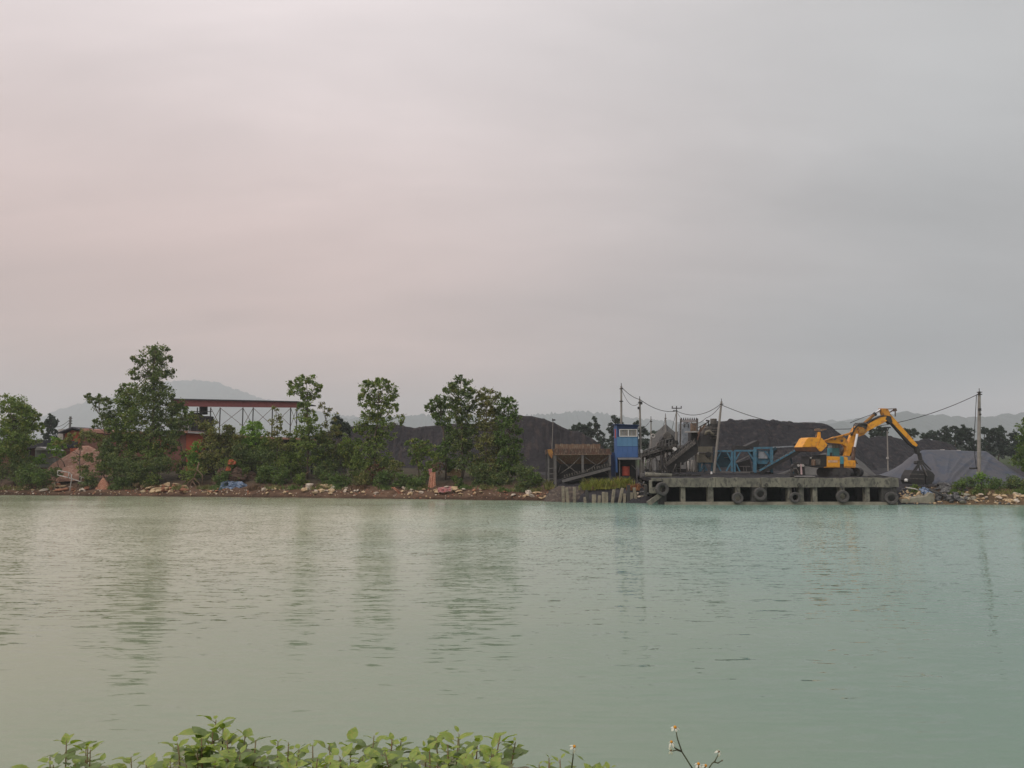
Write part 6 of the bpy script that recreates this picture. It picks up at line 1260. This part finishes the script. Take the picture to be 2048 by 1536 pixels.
    mb = MB(); mb.tube([a(x, y, Y-.4) for x, y in ((1700,846),(1725,835.5),(1748,827.5),(1762,819.5))], .035, 5); mb.build('feed_hose', M['wire'], t, smooth=True)
    # dipper stick
    stick = pr('stick', ((1762,816.5),(1776,817),(1781,828),(1787,834.5),(1774,838),(1767,831)), .7, 'yellow_worn', Y-.6)
    pr('stick', ((1779.5,834),(1787.3,834.8),(1836,890),(1833,893.5),(1826,890),(1784,845)), .6, 'yellow', Y-.55)
    pr('stick_underside', ((1776,839),(1781,834.5),(1783.8,845),(1825.8,890),(1832.5,894),(1830,895.5),(1819,889)), .5, 'steel_dark', Y-.5, 0, stick)
    pr('joint_plate', ((1771,838),(1775,831),(1782,833),(1785,843),(1782,849)), .75, 'steel_dark', Y-.68, .02)
    mb = MB()
    for p0, p1, w in (((1776,818),(1790,817.5),.09),((1777,826),(1789,819),.12),((1789,817),(1790.5,822.5),.3),((1790.5,821),(1790.5,833),.09)): mb.beam(a(*p0, Y-.3), a(*p1, Y-.3), w)
    mb.build('hose_bracket', M['rust'], stick)
    # swivel link
    lk = pr('grab_link', ((1831,893.5),(1837,893),(1840.5,899),(1839.5,908),(1835,908),(1832,901)), .5, 'steel_dark', Y-.5)
    cyl('rotator', 1838,906,1841.5,922,.22,'steel_dark',Y-.25)
    # orange-peel / clamshell grab, a separate attachment hung from the stick
    g = t
    gc = a(1842, 924, Y-.25)
    pr('grab_head', ((1833,927),(1834,922),(1847,920),(1849,926),(1846,929),(1836,929)), .7, 'track', Y-.6)
    for p0, p1 in (((1837,927),(1826,942)),((1840,928),(1830,942)),((1845,927),(1858,944)),((1847,925),(1862,940)),((1842,928),(1849,946)),((1836,926),(1840,942))):
        mb = MB(); mb.beam(a(*p0, Y-.55), a(*p1, Y-.7), .13, .12); mb.build('grab_rod', M['track'], t)
    def shell(outline, y, d):
        return pr('grab_shell', outline, d, 'steel_dark', y, .04)
    s1 = shell(((1826,940),(1845,942),(1850,952),(1851,967),(1848,970),(1822,968),(1817,961),(1820,951)), Y-1.25, 1.9)
    for yy in (948, 957): mb = MB(); mb.beam(a(1819,yy,Y-1.28), a(1848.5,yy+1,Y-1.28), .09, .05); mb.build('rib', M['machine'], s1)
    pr('cutting_edge', ((1819,962),(1850,964),(1848,970),(1823,968)), .06, 'black', Y-1.32, 0, s1)
    s2 = shell(((1850.3,943),(1857,939),(1865,944),(1870,950),(1868,962),(1862,968),(1852,969),(1851.2,952)), Y-1.1, 1.6)
    pr('shell_teeth', ((1852,964),(1866,960),(1864,968),(1853,970.5)), .08, 'black', Y-1.18, 0, s2)
    mb = MB(); mb.beam(a(1843,930,Y-1.35), a(1855,952,Y-1.4), .10); mb.build('grab_rod', M['machine'], t)
M['lettering'] = material('faded_lettering', (.75,.55,.42), (.65,.40,.22), 3, .6)
excavator()

# ------------------------------------------------------------------ plants on the near bank
def fleaf(seed, L_=1.0, wid=.62, curl=.25, serr=.04, fold=.22):
    """one broad pointed leaf, unit length along +x, with midrib fold, petiole and toothed margin"""
    rs = np.random.default_rng(seed); n = 9; V = []; Fs = []; ph = rs.uniform(0, 6)
    pet = .35
    def mid(s): return np.array([pet+s*L_, 0, .28*math.sin(s*1.4)*L_*.5-curl*s*s*L_])
    for i in range(n+1):
        s = i/n; w = wid*.5*L_*(math.sin(math.pi*min(1, s**.72))**.85)*(1 if i < n else 0)+.002
        w *= 1+serr*(1 if i % 2 else -1)
        c = mid(s)
        for j in (-1, -.5, 0, .5, 1):
            V.append((c[0]-.03*abs(j), w*j+.02*math.sin(s*5+ph), c[2]+fold*w*abs(j)-.35*fold*w*j*j+.02*math.sin(s*9+j*2+ph)))
    for i in range(n):
        for j in range(4): Fs.append((i*5+j, (i+1)*5+j, (i+1)*5+j+1, i*5+j+1))
    nb = len(V); mb = MB(); mb.add(V, Fs); nblade = len(Fs)
    mb.tube([(0, 0, -.02), (pet*.5, 0, .01), (pet+.03, 0, 0)], [.02, .014, .012], 5)
    me = bpy.data.meshes.new('leaf'); me.from_pydata(mb.v, [], mb.f); me.materials.append(None); me.materials.append(None)
    for k, p in enumerate(me.polygons): p.use_smooth = True; p.material_index = 0 if k < nblade else 1
    me.update(); return me
def near_leaf_mat(name, c1, c2, c3=None):
    m = material(name, c1, c2, 45, .42, .0012, c3=c3, trans=.30, spec=.5, bscale=260); return m
LM = [near_leaf_mat('young_leaf', (.30,.38,.07), (.22,.31,.06), (.36,.37,.09)), near_leaf_mat('green_leaf', (.20,.27,.085), (.15,.21,.065)), near_leaf_mat('dull_leaf', (.29,.31,.17), (.21,.24,.12), (.31,.28,.18)), near_leaf_mat('old_leaf', (.25,.235,.16), (.19,.185,.12), (.26,.19,.13))]
M['stem'] = material('reddish_stem', (.20,.12,.06), (.16,.15,.06), 30, .6)
M['stem_green'] = material('green_grey_stem', (.10,.12,.06), (.08,.08,.05), 30, .6)
LEAVES = []
for mi, lm in enumerate(LM):
    row = []
    for q in range(4):
        me = fleaf(mi*10+q, 1, (.62, .72, .55, .66)[q], (.12, .26, .04, .18)[q]+.05*(mi > 1), .05, .3 if mi == 0 else .14); me.materials[0] = lm; me.materials[1] = M['stem']; row.append(me)
    LEAVES.append(row)
def bush(label, tips, group='leafy shrubs on the near bank'):
    rs = np.random.default_rng(int(tips[0][0])); D0 = np.mean([d for _, _, d, _ in tips]); bx = np.mean([Q(p, q, d)[0] for p, q, d, s in tips]); base = np.array([bx, D0, 4.0])
    tips = tips+[(p+rs.uniform(-45, 45), q+rs.uniform(0, 28), d-rs.uniform(0, .2), c*rs.uniform(.65, .9)) for p, q, d, c in tips]
    t = thing('leafy_shrub', label, 'shrub', base, group)
    sm = MB()
    for px, py, D, sc in tips:
        tip = Q(px, py+2*sc, D); b0 = base+np.array([rs.normal()*.04, rs.normal()*.03, 0]); m1 = b0*.5+tip*.5+np.array([rs.normal()*.02, 0, .03]); m1[0] = .4*b0[0]+.6*tip[0]
        sm.tube([b0, m1, tip*.85+m1*.15, tip], [.006, .0036, .0022, .0014], 6)
        nl = int(13*max(.8, sc)); az = rs.uniform(0, 6.28)
        for k in range(nl):
            f = k/(nl-1); az += 2.4+rs.normal()*.25; cls = 0 if f < .28 else (1 if f < .62 else (2 if rs.random() < .75 else 3))
            if rs.random() < .12: cls = max(0, cls-1)
            ln = (.020+.048*f**.8)*sc*float(np.clip(1+rs.normal()*.28, .45, 1.6)); el = R(24)-R(36)*f+rs.normal()*.2; pos = tip+(m1-tip)*(f**1.1*.30)
            o = bpy.data.objects.new('leaf', LEAVES[cls][rs.integers(4)]); C.objects.link(o); o.parent = t; o.location = pos-base
            o.rotation_euler = (rs.normal()*.22, -el, az); o.scale = (ln, ln, ln)
    sm.build('stem', M['stem'], t, smooth=True)
bush('low leafy shrub, leftmost on the near bank', [(133,1478,2.3,1.15),(172,1492,2.25,1.0),(100,1512,2.2,.9),(65,1535,2.15,.9),(200,1524,2.2,.9),(150,1525,2.1,1.0)])
bush('small leafy shoot between the leftmost shrub and the tallest shrub', [(262,1512,2.3,1.0),(300,1530,2.2,.9),(235,1538,2.1,.9)])
bush('tallest leafy shrub with drooping yellow tips on the near bank', [(432,1438,2.2,1.25),(425,1462,2.15,1.15),(355,1484,2.3,1.25),(490,1468,2.25,1.2),(455,1482,2.1,1.25),(395,1500,2.1,1.25),(340,1520,2.15,1.0),(480,1510,2.0,1.2),(430,1520,1.95,1.2)])
bush('leafy shrub with a small fresh rosette, right of the tallest shrub', [(556,1480,2.25,1.0),(598,1498,2.3,1.2),(535,1512,2.1,1.15),(575,1520,2.0,1.1),(635,1515,2.1,1.1)])
bush('leafy shrub with broad pale leaves in the middle of the row', [(658,1488,2.3,1.1),(700,1486,2.35,1.25),(748,1470,2.35,1.05),(785,1478,2.3,.9),(680,1512,2.1,1.2),(725,1512,2.1,1.25),(765,1508,2.15,1.15),(650,1530,2.0,1.0),(705,1535,1.95,1.1)])
bush('wide bushy shrub at the right end of the dense row', [(872,1474,2.35,1.1),(918,1466,2.3,1.2),(955,1478,2.35,1.1),(1000,1470,2.3,1.25),(850,1494,2.2,1.1),(895,1500,2.15,1.25),(945,1504,2.15,1.2),(985,1500,2.15,1.15),(825,1518,2.1,1.1),(875,1526,2.0,1.1),(930,1530,1.95,1.1),(980,1528,2.0,1.1),(800,1500,2.25,.9)])
bush('small separate shoot left of the lone white flower', [(1098,1514,2.2,.9),(1120,1518,2.15,.75),(1078,1528,2.15,.8)])
bush('lowest leafy shoot right of the lone white flower', [(1185,1532,2.2,.8),(1218,1534,2.2,.85),(1150,1536,2.1,.7)])
FL_W = material('white_petal', (.80,.80,.74), (.70,.70,.62), 80, .6, trans=.3); FL_Y = material('yellow_disc', (.75,.36,.03), (.55,.22,.02), 300, .8, .001, bscale=900); FL_B = material('brown_bract', (.20,.10,.04), (.12,.09,.03), 90, .8)
def flower(t, c, s, tilt=(0, 0), n=5, droop=.35, disc=True, seed=0):
    rs = np.random.default_rng(seed); Rt = np.array(Matrix.Rotation(tilt[0], 3, 'X')@Matrix.Rotation(tilt[1], 3, 'Y')); tr = lambda p: c+Rt@(np.array(p)*s)
    mb = MB(); mb.tube([tr((0,0,-.5)), tr((0,0,-.25)), tr((0,0,.05))], [.12*s, .30*s, .30*s], 8); mb.build('calyx', FL_B, t, smooth=True)
    if disc: mb = MB(); mb.tube([tr((0,0,0)), tr((0,0,.22)), tr((0,0,.42)), tr((0,0,.5))], [.30*s, .38*s, .30*s, .1*s], 10); mb.build('disc', FL_Y, t, smooth=True)
    for k in range(n):
        a = 2*math.pi*k/n+rs.normal()*.15; L_ = 1.0*(1+rs.normal()*.1); V = []
        for i in range(5):
            f = i/4; w = (.05, .22, .30, .26, .06)[i]; r = .25+f*L_*.85; z = .05-droop*f*f*L_+.05*math.sin(f*3)
            for j in (-1, 0, 1): V.append(tr((r*math.cos(a)-w*j*math.sin(a), r*math.sin(a)+w*j*math.cos(a), z-.04*abs(j))))
        mb = MB(); mb.add(V, [(i*3+j, i*3+j+1, (i+1)*3+j+1, (i+1)*3+j) for i in range(4) for j in range(2)]); mb.build('petal', FL_W, t, smooth=True)
def flower_plant(label, D, stems, heads, leaves=()):
    x = Q(stems[0][0][0], 1536, D)[0]; base = np.array([x+.02, D, 4.0]); t = thing('wild_flower', label, 'flower', base, 'white wild flowers on the near bank')
    mb = MB(); low = Q(*stems[0][0], D); mb.tube([base, (base+low)/2+np.array([.01, 0, 0]), low], [.0022, .002, .0017], 6)
    for s in stems: mb.tube([Q(p, q, D) for p, q in s], [.0017]*(len(s)-1)+[.0011], 6)
    mb.build('stem', M['stem_green'], t, smooth=True)
    for i, (px, py, s, tl, n, dr, disc) in enumerate(heads): flower(t, Q(px, py, D), s, tl, n, dr, disc, i+int(px))
    for px, py, ln, az, el in leaves:
        o = bpy.data.objects.new('leaf', LEAVES[1][2]); C.objects.link(o); o.parent = t; o.location = Q(px, py, D)-base; o.rotation_euler = (0, -el, az); o.scale = (ln, ln*.7, ln)
flower_plant('lone white flower with orange centre standing right of the shrubs', 1.95, [[(1143,1540),(1146,1515),(1147,1500)]], [(1148,1494,.0105,(.4,.5),5,.75,True)], [(1146,1510,.028,2.6,.1),(1150,1507,.022,-.6,-.5)])
flower_plant('white flower on the tallest thin stem, above two smaller blooms', 1.9, [[(1390,1545),(1378,1526),(1364,1504),(1355,1478),(1352,1462)],[(1363,1503),(1353,1500),(1345,1502)],[(1363,1503),(1350,1496),(1344,1487)]],
   [(1350,1456,.011,(.3,.1),5,.5,True),(1343,1485,.009,(.3,-.1),5,.8,True),(1342,1501,.008,(1.2,.4),5,.2,False)])
flower_plant('drooping white flower on the right with a spent bud below it', 1.92, [[(1412,1545),(1424,1527),(1430,1522),(1437,1508)],[(1428,1524),(1436,1526),(1444,1521)]], [(1438,1503,.009,(.5,.3),4,.9,False),(1445,1521,.006,(1.0,1.2),0,.1,False)])
flower_plant('pair of white and orange flowers cut off by the bottom edge', 1.85, [[(1398,1560),(1398,1540),(1397,1532)],[(1398,1545),(1408,1540),(1411,1534)]], [(1397,1529,.0095,(.3,.0),5,.6,True),(1411,1532,.0085,(.4,.4),5,.6,True)])

# ------------------------------------------------------------------ haze
def haze(dens=HAZE if 'HAZE' in globals() else .00026):
    mb = MB(); mb.box((0, 4000, 306), (16000, 9400, 622)); m = bpy.data.materials.new('haze'); m.use_nodes = True; N = m.node_tree.nodes; L = m.node_tree.links; N.remove(N['Principled BSDF'])
    v = N.new('ShaderNodeVolumePrincipled'); v.inputs['Color'].default_value = (.91,.955,1,1); v.inputs['Density'].default_value = dens; v.inputs['Anisotropy'].default_value = 0; L.new(v.outputs[0], N['Material Output'].inputs['Volume'])
    o = mb.build('haze', m); tag(o, kind='stuff', label='thin pale haze over the river plain', cat='haze')
haze()
